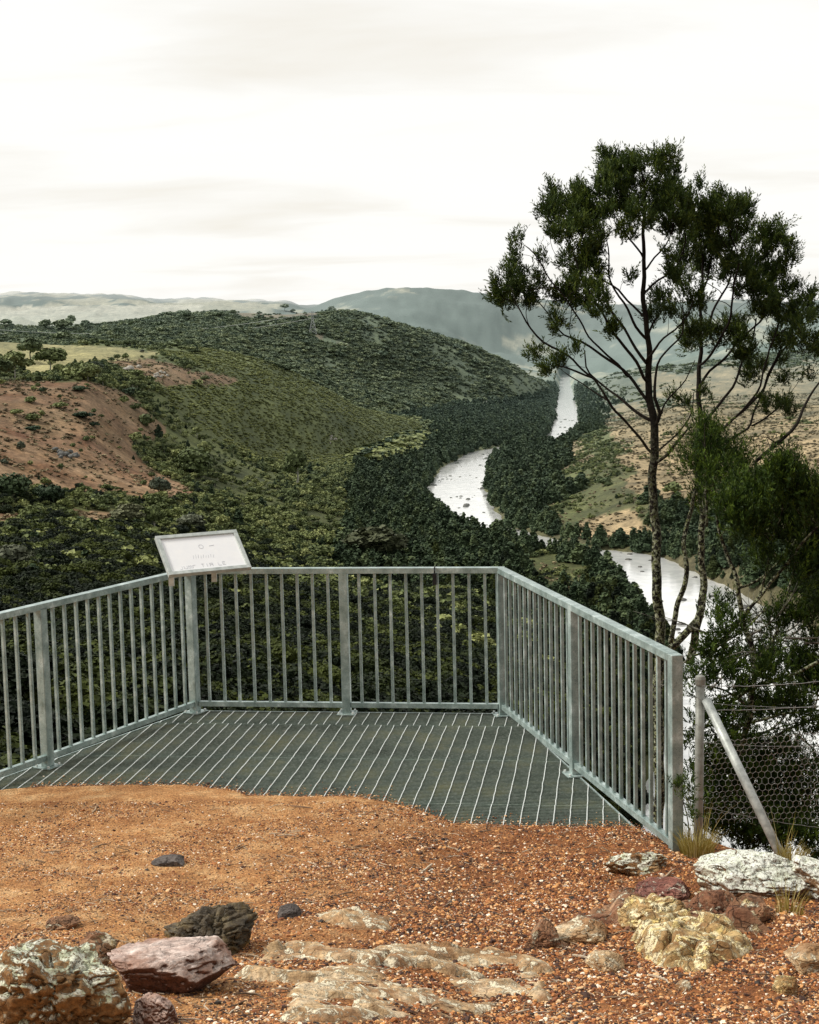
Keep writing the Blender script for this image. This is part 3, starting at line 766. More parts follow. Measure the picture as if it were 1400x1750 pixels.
# ------------------------------------------------------------------ trees and bushes one can tell apart
def ground_at(px, py, dmin=300, dmax=6500):
    ds = np.exp(np.linspace(math.log(dmin), math.log(dmax), 900)); v = ray(px, py); h = math.hypot(v[0], v[1])
    X, Y = v[0]/h*ds, v[1]/h*ds; Zr = EYE+v[2]/h*ds; Zt, _ = terrain_height(X, Y)
    hit = np.nonzero(Zr <= Zt)[0]
    i = hit[0] if len(hit) else len(ds)-1
    return Vector((X[i], Y[i], Zt[i]))
TREES = [ # x, foot y, height px, width factor, kind, foliage, bark, name, label
 (26,650,50,1.0,'gum',M_F_OLIVE,M_BARK_PALE,'gum_tree','gum tree with forked white trunk below the green paddock'),
 (-2,656,44,1.0,'gum',M_F_OLIVE,M_BARK_PALE,'gum_tree','gum tree cut by the left edge below the paddock'),
 (85,638,43,1.15,'gum',M_F_OLIVE,M_BARK_PALE,'gum_tree','round dark gum tree standing in front of the green paddock'),
 (53,618,42,.75,'gum',M_F_OLIVE,M_BARK_DARK,'gum_tree','tall narrow gum tree rising above the top edge of the green paddock'),
 (150,652,34,1.25,'bush',M_F_OLIVE,M_BARK_PALE,'gum_tree','low spreading tree at the right foot of the green paddock'),
 (166,648,30,.7,'gum',M_F_GREY,M_BARK_PALE,'dead_tree','thin grey tree with bleached branches right of the paddock trees'),
 (118,645,20,1.5,'bush',M_F_OLIVE,M_BARK_DARK,'bush','low wide bush between the paddock trees'),
 (215,618,14,1.0,'gum',M_F_OLIVE,M_BARK_DARK,'paddock_tree','largest small tree on the lower rim of the paddock'),
 (201,618,12,.8,'gum',M_F_OLIVE,M_BARK_DARK,'paddock_tree','middle small tree on the lower rim of the paddock'),
 (191,619,9,1.1,'bush',M_F_OLIVE,M_BARK_DARK,'paddock_bush','leftmost small bush on the lower rim of the paddock'),
 (178,620,8,1.0,'bush',M_F_OLIVE,M_BARK_DARK,'paddock_bush','tiny bush further left on the paddock rim'),
 (80,566,20,1.1,'gum',M_F_OLIVE,M_BARK_DARK,'hilltop_tree','leftmost of the flat topped trees against the pale plain'),
 (107,568,22,1.1,'gum',M_F_OLIVE,M_BARK_DARK,'hilltop_tree','dense flat topped tree against the pale plain, second from left'),
 (123,560,18,.9,'gum',M_F_OLIVE,M_BARK_DARK,'hilltop_tree','tallest standing flat topped tree against the pale plain'),
 (146,565,18,1.0,'gum',M_F_OLIVE,M_BARK_DARK,'hilltop_tree','rightmost flat topped tree against the pale plain'),
 (180,563,9,1.2,'bush',M_F_OLIVE,M_BARK_DARK,'hilltop_bush','small round bush on the skyline right of the flat topped trees'),
 (10,560,14,1.2,'gum',M_F_OLIVE,M_BARK_DARK,'hilltop_tree','small tree on the skyline at the left edge'),
 (487,533,13,.95,'gum',M_F_OLIVE,M_BARK_DARK,'ridge_tree','lone round tree on the bare ridge top'),
 (501,533,6,1.6,'bush',M_F_OLIVE,M_BARK_DARK,'ridge_bush','low dark bush beside the lone ridge tree'),
 (398,538,9,1.0,'gum',M_F_OLIVE,M_BARK_DARK,'ridge_tree','small tree at the left end of the bare ridge top'),
 (318,545,15,1.6,'bush',M_F_OLIVE,M_BARK_DARK,'ridge_tree','wide dark tree clump at the left summit of the ridge'),
 (335,543,12,1.4,'bush',M_F_OLIVE,M_BARK_DARK,'ridge_tree','second dark tree clump on the left summit of the ridge'),
 (566,534,12,1.4,'bush',M_F_OLIVE,M_BARK_DARK,'ridge_tree','dark tree clump on the ridge in front of the blue mountain'),
 (645,968,72,1.25,'gum',M_F_PALE,M_BARK_DARK,'pale_gum_tree','large pale olive gum crown just above the middle of the platform rail'),
 (330,812,52,1.3,'bush',M_F_OLIVE,M_BARK_DARK,'round_tree','broad dark round tree right of the brown hillside'),
 (272,845,34,1.1,'bush',M_F_GREY,M_BARK_DARK,'round_bush','grey green round bush at the tip of the brown hillside'),
 (220,905,46,1.2,'gum',M_F_PALE,M_BARK_DARK,'yellow_green_tree','yellow green gum crown below the brown hillside'),
 (325,915,38,1.3,'gum',M_F_GREY,M_BARK_DARK,'grey_gum_tree','flat pale grey gum crown above the information board'),
 (265,912,52,.6,'gum',M_F_OLIVE,M_BARK_PALE,'gum_tree','gum with thin white trunk left of the information board'),
 (507,835,70,.5,'gum',M_F_OLIVE,M_BARK_PALE,'gum_tree','slim gum with bare white trunk in the middle of the slope'),
 (350,795,42,.5,'gum',M_F_OLIVE,M_BARK_PALE,'gum_tree','slim pale trunked gum above the brown tongue of hillside'),
 (20,990,60,1.1,'gum',M_F_GREY,M_BARK_DARK,'grey_gum_tree','pale grey green gum crown low at the left edge'),
 (85,862,40,1.4,'bush',M_F_DARK,M_BARK_DARK,'dark_bush','large dark bush at the foot of the lower brown slope'),
 (18,855,50,1.5,'bush',M_F_DARK,M_BARK_DARK,'dark_bush','very large dark bush at the left edge under the brown slope'),
 (250,730,24,1.1,'bush',M_F_OLIVE,M_BARK_DARK,'hill_bush','round green bush at the right rim of the brown hill'),
 (222,676,16,1.7,'bush',M_F_DARK,M_BARK_DARK,'hill_bush','dark hedge like bush at the top right of the brown hill'),
 (52,690,12,1.8,'bush',M_F_OLIVE,M_BARK_DARK,'hill_bush','low bush on the upper left of the brown dome'),
 (102,699,12,2.0,'bush',M_F_OLIVE,M_BARK_DARK,'hill_bush','low wide bush in the centre of the brown dome'),
 (140,714,12,2.9,'bush',M_F_DARK,M_BARK_DARK,'hill_bush','widest flat dark bush on the brown dome'),
 (160,729,8,2.4,'bush',M_F_DARK,M_BARK_DARK,'hill_bush','flat dark bush lowest on the right of the brown dome'),
 (57,738,10,2.6,'bush',M_F_DARK,M_BARK_DARK,'hill_bush','flat dark bush low on the left of the brown dome'),
 (72,673,12,.9,'bush',M_F_DARK,M_BARK_DARK,'hill_bush','small upright dark bush near the crest of the brown dome'),
 (72,711,10,1.0,'bush',M_F_OLIVE,M_BARK_DARK,'hill_bush','small round bush below the centre of the brown dome'),
 (135,669,9,3.0,'bush',M_F_DARK,M_BARK_DARK,'hill_bush','long dark bush just under the crest of the brown dome'),
 (27,710,12,1.6,'bush',M_F_OLIVE,M_BARK_DARK,'hill_bush','ragged bush on the left side of the brown dome'),
 (37,770,16,.9,'bush',M_F_GREY,M_BARK_DARK,'hill_bush','pale grey shrub on the lower brown slope'),
 (52,795,9,1.2,'bush',M_F_OLIVE,M_BARK_DARK,'hill_bush','small dark shrub under the grey rocks on the lower brown slope'),
 (9,797,14,1.0,'bush',M_F_GREY,M_BARK_DARK,'hill_bush','pale shrub on the lower brown slope at the left edge'),
 (243,603,6,1.2,'bush',M_BARK_DARK,M_BARK_DARK,'paddock_bush','lone reddish dark bush on the top edge of the paddock'),
 (1150,843,22,1.5,'bush',M_F_OLIVE,M_BARK_DARK,'riverbank_bush','bright green bush on the tan slope behind the tree trunk'),
 (1035,830,16,1.6,'bush',M_F_DARK,M_BARK_DARK,'riverbank_bush','dark bush on the tan slope left of the tree trunk'),
]
GRP = {'hill_bush': 'bushes scattered over the bare brown hill', 'hilltop_tree': 'flat topped trees on the distant skyline', 'gum_tree': 'gum trees standing out of the valley woodland',
       'ridge_tree': 'trees along the ridge top', 'paddock_tree': 'small trees on the paddock rim', 'paddock_bush': 'small bushes around the paddock', 'riverbank_bush': 'bushes on the tan river slope',
       'dark_bush': 'large dark bushes under the brown slope', 'grey_gum_tree': 'pale grey green gum crowns'}
for i, (x, fy, hp, wf, kd, fol, bark, nm, lab) in enumerate(TREES):
    g = ground_at(x, fy); dd = math.hypot(g.x, g.y); h = hp*dd/F
    rng = np.random.default_rng(900+i)
    root = empty(nm, g); tag(root, lab, 'bush' if kd == 'bush' and 'tree' not in nm else 'tree', GRP.get(nm))
    nl = 1600 if hp > 25 else 500
    v, f = tree_arrays(kd, nl, .05 if hp > 25 else .085, rng)
    k = 1.5 if kd == 'gum' else 1.0
    v = v*np.array([h*wf*k, h*wf*k, h]) + np.array(g)
    mesh_obj('crown', v, f, fol, root)
    mb = trunk_mb(kd, rng, .026)
    mb.v = [(a*h+g.x, b*h+g.y, c*h+g.z) for a, b, c in mb.v]
    mb.build('trunk', bark, root, True)

def rock_mesh(name, c, dims, rot, seed, mat, parent=None, sub=4, cuts=9, rough=.10, flat=0.0):
    import bmesh
    bm = bmesh.new(); bmesh.ops.create_icosphere(bm, subdivisions=sub, radius=1.0)
    v = np.array([p.co[:] for p in bm.verts]); fc = np.array([[q.index for q in f.verts] for f in bm.faces]); bm.free()
    rng = np.random.default_rng(seed)
    for i in range(cuts):
        n = rng.normal(size=3); n[2] *= .8; n /= np.linalg.norm(n); t = .58+.25*rng.random()
        d = v@n; m = d > t; v[m] -= np.outer((d[m]-t)*.93, n)
    if flat: v[:, 2] = np.minimum(v[:, 2], 1-flat+.1*v[:, 0]+.08*v[:, 1])
    s = seed*3.17
    n0 = fbm(v[:, 0]*1.3+s, v[:, 1]*1.3, v[:, 2]*1.3, 4); n1 = fbm(v[:, 0]*5+s, v[:, 1]*5, v[:, 2]*5+4, 4); n2 = np.abs(fbm(v[:, 0]*3.1+s, v[:, 1]*3.1+8, v[:, 2]*5.5, 3))
    r = 1+rough*2.0*n0+rough*.8*n1-rough*.9*smooth(.09, 0, n2)
    v = v*r[:, None]*np.array(dims)
    v = v@np.array(Matrix.Rotation(rot[0], 3, 'X') @ Matrix.Rotation(rot[1], 3, 'Y'))
    v = v@np.array(Matrix.Rotation(-rot[2], 3, 'Z')) + np.array(c)
    return mesh_obj(name, v, fc, mat, parent, False)
def far_outcrop(x, y, wpx, hpx, n, seed, mat, label):
    g0 = ground_at(x, y); d0 = math.hypot(g0.x, g0.y); root = empty('rock_outcrop', g0); tag(root, label, 'rock')
    rng = np.random.default_rng(seed)
    for i in range(n):
        gx, gy = x+(rng.random()-.5)*wpx, y+(rng.random()-.5)*hpx
        g = ground_at(gx, gy); s = (1.5+1.9*rng.random())*min(d0/1200, 1.35)*min(wpx/34, 1.1)
        rock_mesh('boulder', (g.x, g.y, g.z+s*.25), (s, s*.8, s*.7), (0, 0, rng.random()*6), seed*50+i, mat, root, 2, 6)
far_outcrop(274, 642, 26, 8, 9, 1, M_ROCK_FAR, 'small white rocks on the brown shoulder below the paddock')
far_outcrop(112, 778, 44, 14, 14, 2, M_ROCK_GREY, 'dark grey boulder pile on the lower brown slope')
far_outcrop(575, 752, 22, 16, 8, 3, M_ROCK_FAR, 'pale rocks among trees in the middle of the green slope')
far_outcrop(835, 695, 46, 30, 22, 4, M_ROCK_FAR, 'pale cliff rocks above the river on the far hill')
far_outcrop(220, 635, 50, 12, 9, 5, M_ROCK_FAR, 'scattered pale stones right of the paddock trees')

def pylon(x, fy, hp, label):
    g = ground_at(x, fy, 2000, 4000); d = math.hypot(g.x, g.y); h = hp*d/F; root = empty('pylon', g); tag(root, label, 'pylon', 'power pylons on the hill')
    mb = MB(); w0 = h*.17; t = h*.016
    def half(z): return w0*(1-z*1.25) if z < .62 else w0*.225
    zs = [0, .2, .38, .52, .64, .76, .88, 1.0]
    for sx in (-1, 1):
        for sy in (-1, 1):
            for a, b in zip(zs[:-1], zs[1:]):
                mb.bar(g+Vector((sx*half(a), sy*half(a), a*h)), g+Vector((sx*half(b), sy*half(b), b*h)), t, t, (0, 1, 0.01))
    for a, b in zip(zs[:-1], zs[1:]):
        for s in (-1, 1):
            mb.bar(g+Vector((-half(a), s*half(a), a*h)), g+Vector((half(b), s*half(b), b*h)), t*.7, t*.7, (0, 1, 0.01))
            mb.bar(g+Vector((half(a), s*half(a), a*h)), g+Vector((-half(b), s*half(b), b*h)), t*.7, t*.7, (0, 1, 0.01))
    mb.build('lattice_tower', M_PYLON, root)
    for z in (.68, .82, .95):
        mb = MB(); L = h*(.17 if z != .82 else .21)
        mb.bar(g+Vector((-L, 0, z*h)), g+Vector((L, 0, z*h)), t, t); mb.bar(g+Vector((-L, 0, z*h)), g+Vector((0, 0, (z+.05)*h)), t*.7, t*.7, (0, 1, 0)); mb.bar(g+Vector((L, 0, z*h)), g+Vector((0, 0, (z+.05)*h)), t*.7, t*.7, (0, 1, 0))
        mb.build('crossarm', M_PYLON, root)
    return g, h
pg, ph = pylon(535, 571, 38, 'steel lattice pylon on the wooded hill below the ridge top')
pylon(549, 533, 20, 'smaller pylon on the skyline left of the blue mountain')
pylon(557, 533, 17, 'smallest pylon right behind the skyline pylon')
for k, (dz, yy, lb) in enumerate([(.95, 0, 'upper pale power cable sagging across the forested hill'), (.70, 5, 'lower pale power cable sagging across the forested hill')]):
    a = pg+Vector((0, 0, ph*dz)); b = at(-140, 548+yy, 2300); pts = []
    for i in range(41):
        t = i/40; p = a.lerp(b, t); p.z -= 4*26*t*(1-t); pts.append(p)
    mb = MB(); mb.tube(pts, .28, 5); o = mb.build('power_line', M_WIRE_FAR); tag(o, lb, 'power line', 'power lines')
# ================================================================== FOREGROUND
PSI = 0.1338; U = Vector((math.cos(PSI), -math.sin(PSI), 0)); V = Vector((math.sin(PSI), math.cos(PSI), 0))
SP_ = 0.1235; HR = 1.1705; HB = 0.094
pA = Vector((-2.588, 10.562, 0)); pB = Vector((-1.755, 12.076, 0)); pC = Vector((-.531, 11.911, 0)); pD = Vector((.692, 11.747, 0)); pE = Vector((1.074, 10.061, 0)); pF = Vector((1.455, 8.375, 0))
pA2 = pA + (pA-pB)
# ---- ground of the lookout: edge where soil meets the deck (survey points)
EDGE = [(-700,1352),(-300,1352),(0,1351),(90,1343),(200,1342),(330,1343),(400,1351),(420,1359),(500,1362),(600,1361),(660,1370),(715,1384),(775,1408),(860,1411),(960,1413),(1080,1413),(1120,1428),(1160,1448),(1210,1436),(1270,1456),(1345,1474),(1400,1486),(1700,1500)]
EW = [at_z(x, y, 0.02) for x, y in EDGE]
ex = np.array([p.x for p in EW]); ey = np.array([p.y for p in EW])
def zg(x, y):
    x = np.asarray(x, float); y = np.asarray(y, float)
    e = np.interp(x, ex, ey) + .03*fbm(x*3, y*3, .5, 3)
    t = e-y
    z = .02 + np.where(t > 0, .07*t + .016*t*t, 0) + .035*fbm(x*.9, y*.9, 3.3, 3)*smooth(0, .8, t) + .012*fbm(x*4, y*4, 1.3, 3)*smooth(0, .3, t)
    # right hand bank where rocks crop out
    z = z + .10*smooth(.9, 1.8, x)*smooth(.1, 1.0, t)*np.where(t < 4, 1, .6)
    drop = np.maximum(-t, 0)
    under = smooth(1.55, 1.9, x)                       # right of the platform the bank falls more gently
    zd = -(.9*smooth(0, .5, drop) + .75*np.maximum(drop-.3, 0)**1.12)
    zr = -(.35*smooth(0, .6, drop) + .42*np.maximum(drop-.2, 0))
    z = z + np.where(drop > 0, zd*(1-under)+zr*under, 0)
    return z
def ghit(px, py):
    v = ray(px, py); ts = np.linspace(2.5, 16, 1400)
    X = v[0]*ts; Y = v[1]*ts; Z = EYE+v[2]*ts; i = np.nonzero(Z <= zg(X, Y))[0]
    i = i[0] if len(i) else 0
    return Vector((X[i], Y[i], float(zg(X[i], Y[i]))))
gx = np.concatenate([np.linspace(-7, -3.1, 50)[:-1], np.linspace(-3.1, 3.1, 400), np.linspace(3.1, 7, 50)[1:]])
gy = np.concatenate([np.linspace(-2, 4.6, 60)[:-1], np.linspace(4.6, 10, 420), np.linspace(10, 16.5, 90)[1:]])
GX, GY = np.meshgrid(gx, gy, indexing='ij'); GZ = zg(GX, GY)
GZ = GZ + .008*fbm(GX*14, GY*14, .7, 3)
PXg, PYg = project(GX, GY, GZ)
wet = np.clip(smooth(480, 1000, PXg+.9*(PYg-1400)+120*fbm(GX*1.1, GY*1.1, 4, 3)), 0, 1)
wet = wet*.92 + .03
n0, n1_ = GX.shape; ii = np.arange(n0*n1_).reshape(n0, n1_)
ground = mesh_obj('ground', np.stack([GX, GY, GZ], -1).reshape(-1, 3), np.stack([ii[:-1, :-1], ii[1:, :-1], ii[1:, 1:], ii[:-1, 1:]], -1).reshape(-1, 4), M_SOIL, smooth_=True, attrs={'wet': ('FLOAT', wet.ravel())})
tag(ground, 'rust coloured gravelly soil of the lookout', kind='structure')

# ---- loose gravel (uncountable)
def chip(seed, mat):
    import bmesh
    bm = bmesh.new(); bmesh.ops.create_icosphere(bm, subdivisions=1, radius=1.0); r = random.Random(seed)
    for v in bm.verts: v.co = Vector((v.co.x*(.8+.5*r.random()), v.co.y*(.6+.4*r.random()), v.co.z*(.35+.3*r.random())))
    me = bpy.data.meshes.new('chip_shape'); bm.to_mesh(me); bm.free(); me.materials.append(mat)
    return bpy.data.objects.new('chip_shape', me)
NG = 360000
yy = (4.7**1.0 + RNG.random(NG)*(9.5-4.7)); xx = RNG.uniform(-.39, .39, NG)*yy
e = np.interp(xx, ex, ey); zz_ = zg(xx, yy)
ppx, ppy = project(xx, yy, zz_)
wetp = smooth(350, 1000, ppx+.9*(ppy-1400)+120*fbm(xx*1.1, yy*1.1, 4, 3))
keep = (yy < e-.01) & (RNG.random(NG) < (.78+.22*wetp)*(.30+1.0*smooth(-.25, .25, fbm(xx*2.5, yy*2.5, 8, 4))))
xx, yy, zz_, wetp = xx[keep], yy[keep], zz_[keep], wetp[keep]; n = len(xx)
sz = np.exp(RNG.normal(math.log(.0034), .50, n))*(.8+.4*wetp); sz = np.minimum(sz, .02)
zz_ = zz_ + .008*fbm(xx*14, yy*14, .7, 3)
scatter('gravel', np.stack([xx, yy, zz_+sz*.15], 1), sz, RNG.uniform(0, 6.28, n), RNG.integers(0, 4, n), [chip(i, M_CHIP) for i in range(4)], 'loose rusty gravel chips covering the soil', tilt=RNG.normal(0, .35, (n, 2)))

# grit kicked onto the deck along the soil edge, and dry litter (uncountable)
ng = 9000; gx_ = RNG.uniform(-2.6, 1.6, ng); gy_ = np.interp(gx_, ex, ey)+RNG.exponential(.055, ng)-.01
szz = np.exp(RNG.normal(math.log(.0034), .4, ng))
scatter('loose_grit', np.stack([gx_, gy_, np.where(gy_ < np.interp(gx_, ex, ey), .02, .004)+szz*.2], 1), szz, RNG.uniform(0, 6.28, ng), RNG.integers(0, 3, ng), [chip(10+i, M_CHIP) for i in range(3)], 'loose grit scattered onto the deck along the soil edge')
nl_ = 5200; ly = RNG.uniform(4.8, 9.4, nl_); lx = RNG.uniform(-.31, .31, nl_)*ly; kk_ = (ly < np.interp(lx, ex, ey)) & (fbm(lx*1.6, ly*1.6, 4.2, 3) > -.12); lx, ly = lx[kk_], ly[kk_]
def stick(seed):
    r = random.Random(seed); mbs = MB(); mbs.tube([(-1, 0, 0), (-.3, .12*r.uniform(-1, 1), .05), (.4, .2*r.uniform(-1, 1), .02), (1, .2*r.uniform(-1, 1), 0)], [.06, .07, .06, .03], 4)
    me = bpy.data.meshes.new('litter_shape'); me.from_pydata(mbs.v, [], mbs.f); me.materials.append(M_LITTER); return bpy.data.objects.new('litter_shape', me)
ls = np.exp(RNG.normal(math.log(.016), .5, len(lx)))
scatter('leaf_litter', np.stack([lx, ly, zg(lx, ly)+.006+.008*fbm(lx*14, ly*14, .7, 3)], 1), ls, RNG.uniform(0, 6.28, len(lx)), RNG.integers(0, 4, len(lx)), [stick(i) for i in range(4)], 'dry twigs and leaf litter on the gravel')

# ---- the platform deck
plat = empty('viewing_platform', (-.4, 10.2, 0)); tag(plat, 'dark steel grating deck jutting out over the valley edge', 'platform')
def uv(p): return (p.x*U.x+p.y*U.y, p.x*V.x+p.y*V.y)
def xy(a, b, z=0.0): return U*a+V*b+Vector((0, 0, z))
OUT = .06
aB, bB = uv(pB); aD, bD = uv(pD)
aA2, bA2 = uv(pA2); aF, bF = uv(pF)
polyuv = [(aB-OUT, bB+.045), (aD+OUT, bD+.045), (aF+OUT*1.2, bF-.35), (aA2-OUT*2.3, bF-.35), (aA2-OUT*2.3, bA2)]
def clip_u(b):
    xs = []
    for i in range(len(polyuv)):
        (a0, b0), (a1, b1) = polyuv[i], polyuv[(i+1) % len(polyuv)]
        if (b0 > b) != (b1 > b): xs.append(a0+(a1-a0)*(b-b0)/(b1-b0))
    return (min(xs), max(xs)) if len(xs) >= 2 else None
def clip_v(a):
    ys = []
    for i in range(len(polyuv)):
        (a0, b0), (a1, b1) = polyuv[i], polyuv[(i+1) % len(polyuv)]
        if (a0 > a) != (a1 > a): ys.append(b0+(b1-b0)*(a-a0)/(a1-a0))
    return (min(ys), max(ys)) if len(ys) >= 2 else None
seams = [bF-.35] + sorted(uv(at_z(x, y, 0))[1] for x, y in ((760, 1373), (720, 1298), (690, 1240))) + [bB+.045]
for s in range(len(seams)-1):
    b0, b1 = seams[s]+.004, seams[s+1]-.004; mb = MB()
    nb_ = int((b1-b0)/.03)
    for k in range(nb_+1):
        b = b0+(b1-b0)*k/nb_; c = clip_u(min(max(b, seams[0]+.001), seams[-1]-.001))
        if c: mb.box(xy((c[0]+c[1])/2, b, -.016), U*(c[1]-c[0])/2, V*.0022, (0, 0, .0155))
    panel = mb.build('grating_panel', M_GRATE, plat)
    mb = MB(); off = [.013, .013, .013, .058][s]
    a = math.floor((min(p[0] for p in polyuv))/.1)*.1+off
    rr = random.Random(s)
    while a < max(p[0] for p in polyuv):
        c = clip_v(a)
        if c:
            lo, hi = max(c[0], b0), min(c[1], b1)
            if hi-lo > .03:
                pts = []; nseg = max(3, int((hi-lo)/.09))
                for q in range(nseg+1):
                    pts.append(xy(a+rr.uniform(-.0025, .0025), lo+(hi-lo)*q/nseg, .0015))
                mb.tube(pts, .0036, 5)
        a += .1
    mb.build('cross_rods', M_ROD, panel)
mb = MB()
P3 = [xy(a, b) for a, b in polyuv]
for i in (0, 1, 3, 4):
    a, b = P3[i], P3[(i+1) % 5]
    if i == 3: continue
    mb.bar(a+Vector((0, 0, -.062)), b+Vector((0, 0, -.062)), .01, .13)
mb.build('edge_frame', M_GALV, plat)
for b in (seams[1], seams[2], seams[3]):
    c = clip_u(b); mb = MB(); mb.box(xy((c[0]+c[1])/2, b, -.11), U*(c[1]-c[0])/2, V*.04, (0, 0, .075)); mb.build('floor_beam', M_GALV, plat)
for p in (pB, pC, pD):
    q = p - V*.3; mb = MB(); mb.box(q+Vector((0, 0, -1.9)), U*.05, V*.05, (0, 0, 1.71)); mb.build('support_column', M_GALV, plat)

# ---- railing
rail = empty('safety_railing', pC); tag(rail, 'galvanised steel railing with vertical bars around three sides of the grating deck', 'railing')
def square_post(p, d, h0, h1, w, name, parent, mat=M_GALV, bev=.003):
    mb = MB(); s = Vector((-d.y, d.x, 0)); mb.box(p+Vector((0, 0, (h0+h1)/2)), d*w/2, s*w/2, (0, 0, (h1-h0)/2)); return mb.build(name, mat, parent, bevel=bev)
PW = .066; BW = .0215
sides = [(pA2, pA, 14), (pA, pB, 14), (pB, pC, 10), (pC, pD, 10), (pD, pE, 14), (pE, pF, 14)]
dirs = {0: (pB-pA).normalized(), 1: U, 2: (pF-pD).normalized()}
posts = [(pA2, dirs[0], -.15), (pA, dirs[0], .012), (pB, dirs[0], .012), (pC, U, .012), (pD, dirs[2], .012), (pE, dirs[2], .012), (pF, dirs[2], -.35)]
for p, d, h0 in posts:
    po = square_post(p, d, h0, HR-.03 if p not in (pF,) else HR-.002, PW, 'post', rail)
    if h0 > 0:
        mb = MB(); s = Vector((-d.y, d.x, 0)); mb.box(p+Vector((0, 0, .0065)), d*.072, s*.072, (0, 0, .005)); bp = mb.build('base_plate', M_GALV, po, bevel=.002)
        for i in (-1, 1):
            for j in (-1, 1):
                mb = MB(); q = p+d*.055*i+s*.055*j; mb.tube([q+Vector((0, 0, .011)), q+Vector((0, 0, .026))], .009, 6); mb.build('bolt', M_ROD, po)
runs = [(pA2, pB, 0), (pB, pD, 1), (pD, pF, 2)]
for a, b, k in runs:
    d = (b-a).normalized(); ext0 = PW/2 if k == 1 else (0.0 if k == 0 else -PW/2-.002); ext1 = (PW/2 if k == 1 else -PW/2-.002)
    mb = MB(); mb.bar(a-d*ext0+Vector((0, 0, HR-.0225)), b+d*ext1+Vector((0, 0, HR-.0225)), .066, .045); mb.build('top_rail', M_GALV, rail, bevel=.003)
for a, b, n in sides:
    d = (b-a).normalized(); L = (b-a).length
    mb = MB(); mb.bar(a+d*PW/2+Vector((0, 0, HB-.02)), b-d*PW/2+Vector((0, 0, HB-.02)), .04, .04); mb.build('bottom_rail', M_GALV, rail, bevel=.002)
    for i in range(1, n):
        q = a+d*L*i/n; q = Vector((q.x, q.y, 0)); jit = random.uniform(-.0015, .0015)
        square_post(q+d*jit, d, HB-.0005, HR-.0445, BW, 'baluster', rail, bev=.002)

# ---- interpretive board on the left corner
sb = at(289, 984, 11.35); bdir = Vector((math.cos(.48), math.sin(.48), 0)); back = Vector((-math.sin(.48), math.cos(.48), 0))
W_, Lh, Lz = .66, .30, .262
br_ = sb + bdir*W_
up_ = (back*Lh + Vector((0, 0, Lz))); upn = up_.normalized(); nrm_ = bdir.cross(upn).normalized()
LL = up_.length
sign = empty('information_board', sb); tag(sign, 'tilted white information board in a grey frame on the left corner of the railing', 'sign')
mb = MB(); cc = sb+bdir*W_/2+up_/2
mb.box(cc-nrm_*.012, bdir*(W_/2-.004), upn*(LL/2-.004), nrm_*.008); mb.build('panel', M_PANEL, sign)
mb = MB(); fw = .032
for s in (-1, 1):
    mb.box(cc+upn*s*(LL/2-fw/2)-nrm_*.008, bdir*W_/2, upn*fw/2, nrm_*.018)
    mb.box(cc+bdir*s*(W_/2-fw/2)-nrm_*.0085, bdir*fw/2, upn*(LL/2-fw-.0005), nrm_*.018)
mb.build('frame', M_FRAME, sign, bevel=.002)
mb = MB(); rr = random.Random(5)
def stroke(a, b, w=.0028):      # in panel coordinates 0..1
    P = [sb+bdir*W_*u+up_*v - nrm_*.0032 for u, v in (a, b)]; d = (P[1]-P[0]); L = d.length
    if L > 1e-5: mb.box((P[0]+P[1])/2, d/2, nrm_.cross(d).normalized()*w/2, nrm_*.0006)
def letter(u, v, w, h, segs):
    for x0, y0, x1, y1 in segs: stroke((u+x0*w, v+y0*h), (u+x1*w, v+y1*h))
S_ = {'J': [(.8,1,.8,.2),(.8,.2,.4,0),(.4,0,0,.2)], 'u': [(0,1,0,.1),(0,.1,1,.1),(1,1,1,0)], 'm': [(0,0,0,1),(0,1,.5,.8),(.5,.8,.5,0),(.5,.8,1,1),(1,1,1,0)], 't': [(.5,1.3,.5,0),(0,1,1,1)], 'r': [(0,0,0,1),(0,.8,1,1)], 'i': [(.5,0,.5,1)], 'a': [(0,0,0,1),(0,1,1,1),(1,1,1,0),(0,.5,1,.5)], 'L': [(0,1,0,0),(0,0,1,0)], 'E': [(0,0,0,1),(0,0,1,0),(0,1,1,1),(0,.5,.8,.5)]}
u = .16
for ch in 'Jumr tia LE': 
    if ch != ' ': letter(u, .13+.05*(u-.16), .035, .075, S_[ch])
    u += .052
for i in range(9): stroke((.36+.03*i, .36+.02*rr.random()), (.37+.03*i, .42+.05*rr.random()), .002)
for i in range(10):
    a = i/10*6.28; stroke((.50+.028*math.cos(a), .66+.05*math.sin(a)), (.50+.028*math.cos(a+.6), .66+.05*math.sin(a+.6)), .003)
stroke((.60, .66), (.66, .67), .005)
mb.build('faded_lettering', M_PRINT, sign)
for t in (.10, .62):
    q = sb+bdir*W_*t+up_*.42-nrm_*.03
    mb = MB(); mb.bar(Vector((q.x, q.y, HR-.05)), q, .04, .03, (0, 1, 0)); mb.build('bracket', M_FRAME, sign)
# black clip hanging under the back rail
ct = pC.lerp(pD, (748-592)/(857-592)); clp = empty('black_clip', ct+Vector((0, 0, HR-.06))); tag(clp, 'small black clip hanging below the back rail in front of a bar', 'clip')
mb = MB(); c0 = ct - V*.045
mb.box(c0+Vector((0, 0, HR-.085)), U*.016, V*.010, (0, 0, .045)); mb.tube([c0+Vector((0, 0, HR-.045)), c0+Vector((0, -.01, HR-.02)), c0+Vector((0, 0, HR+.004)), c0+V*.03+Vector((0, 0, HR+.007))], .006, 6); mb.build('clip_body', M_BLACK, clp, bevel=.004)

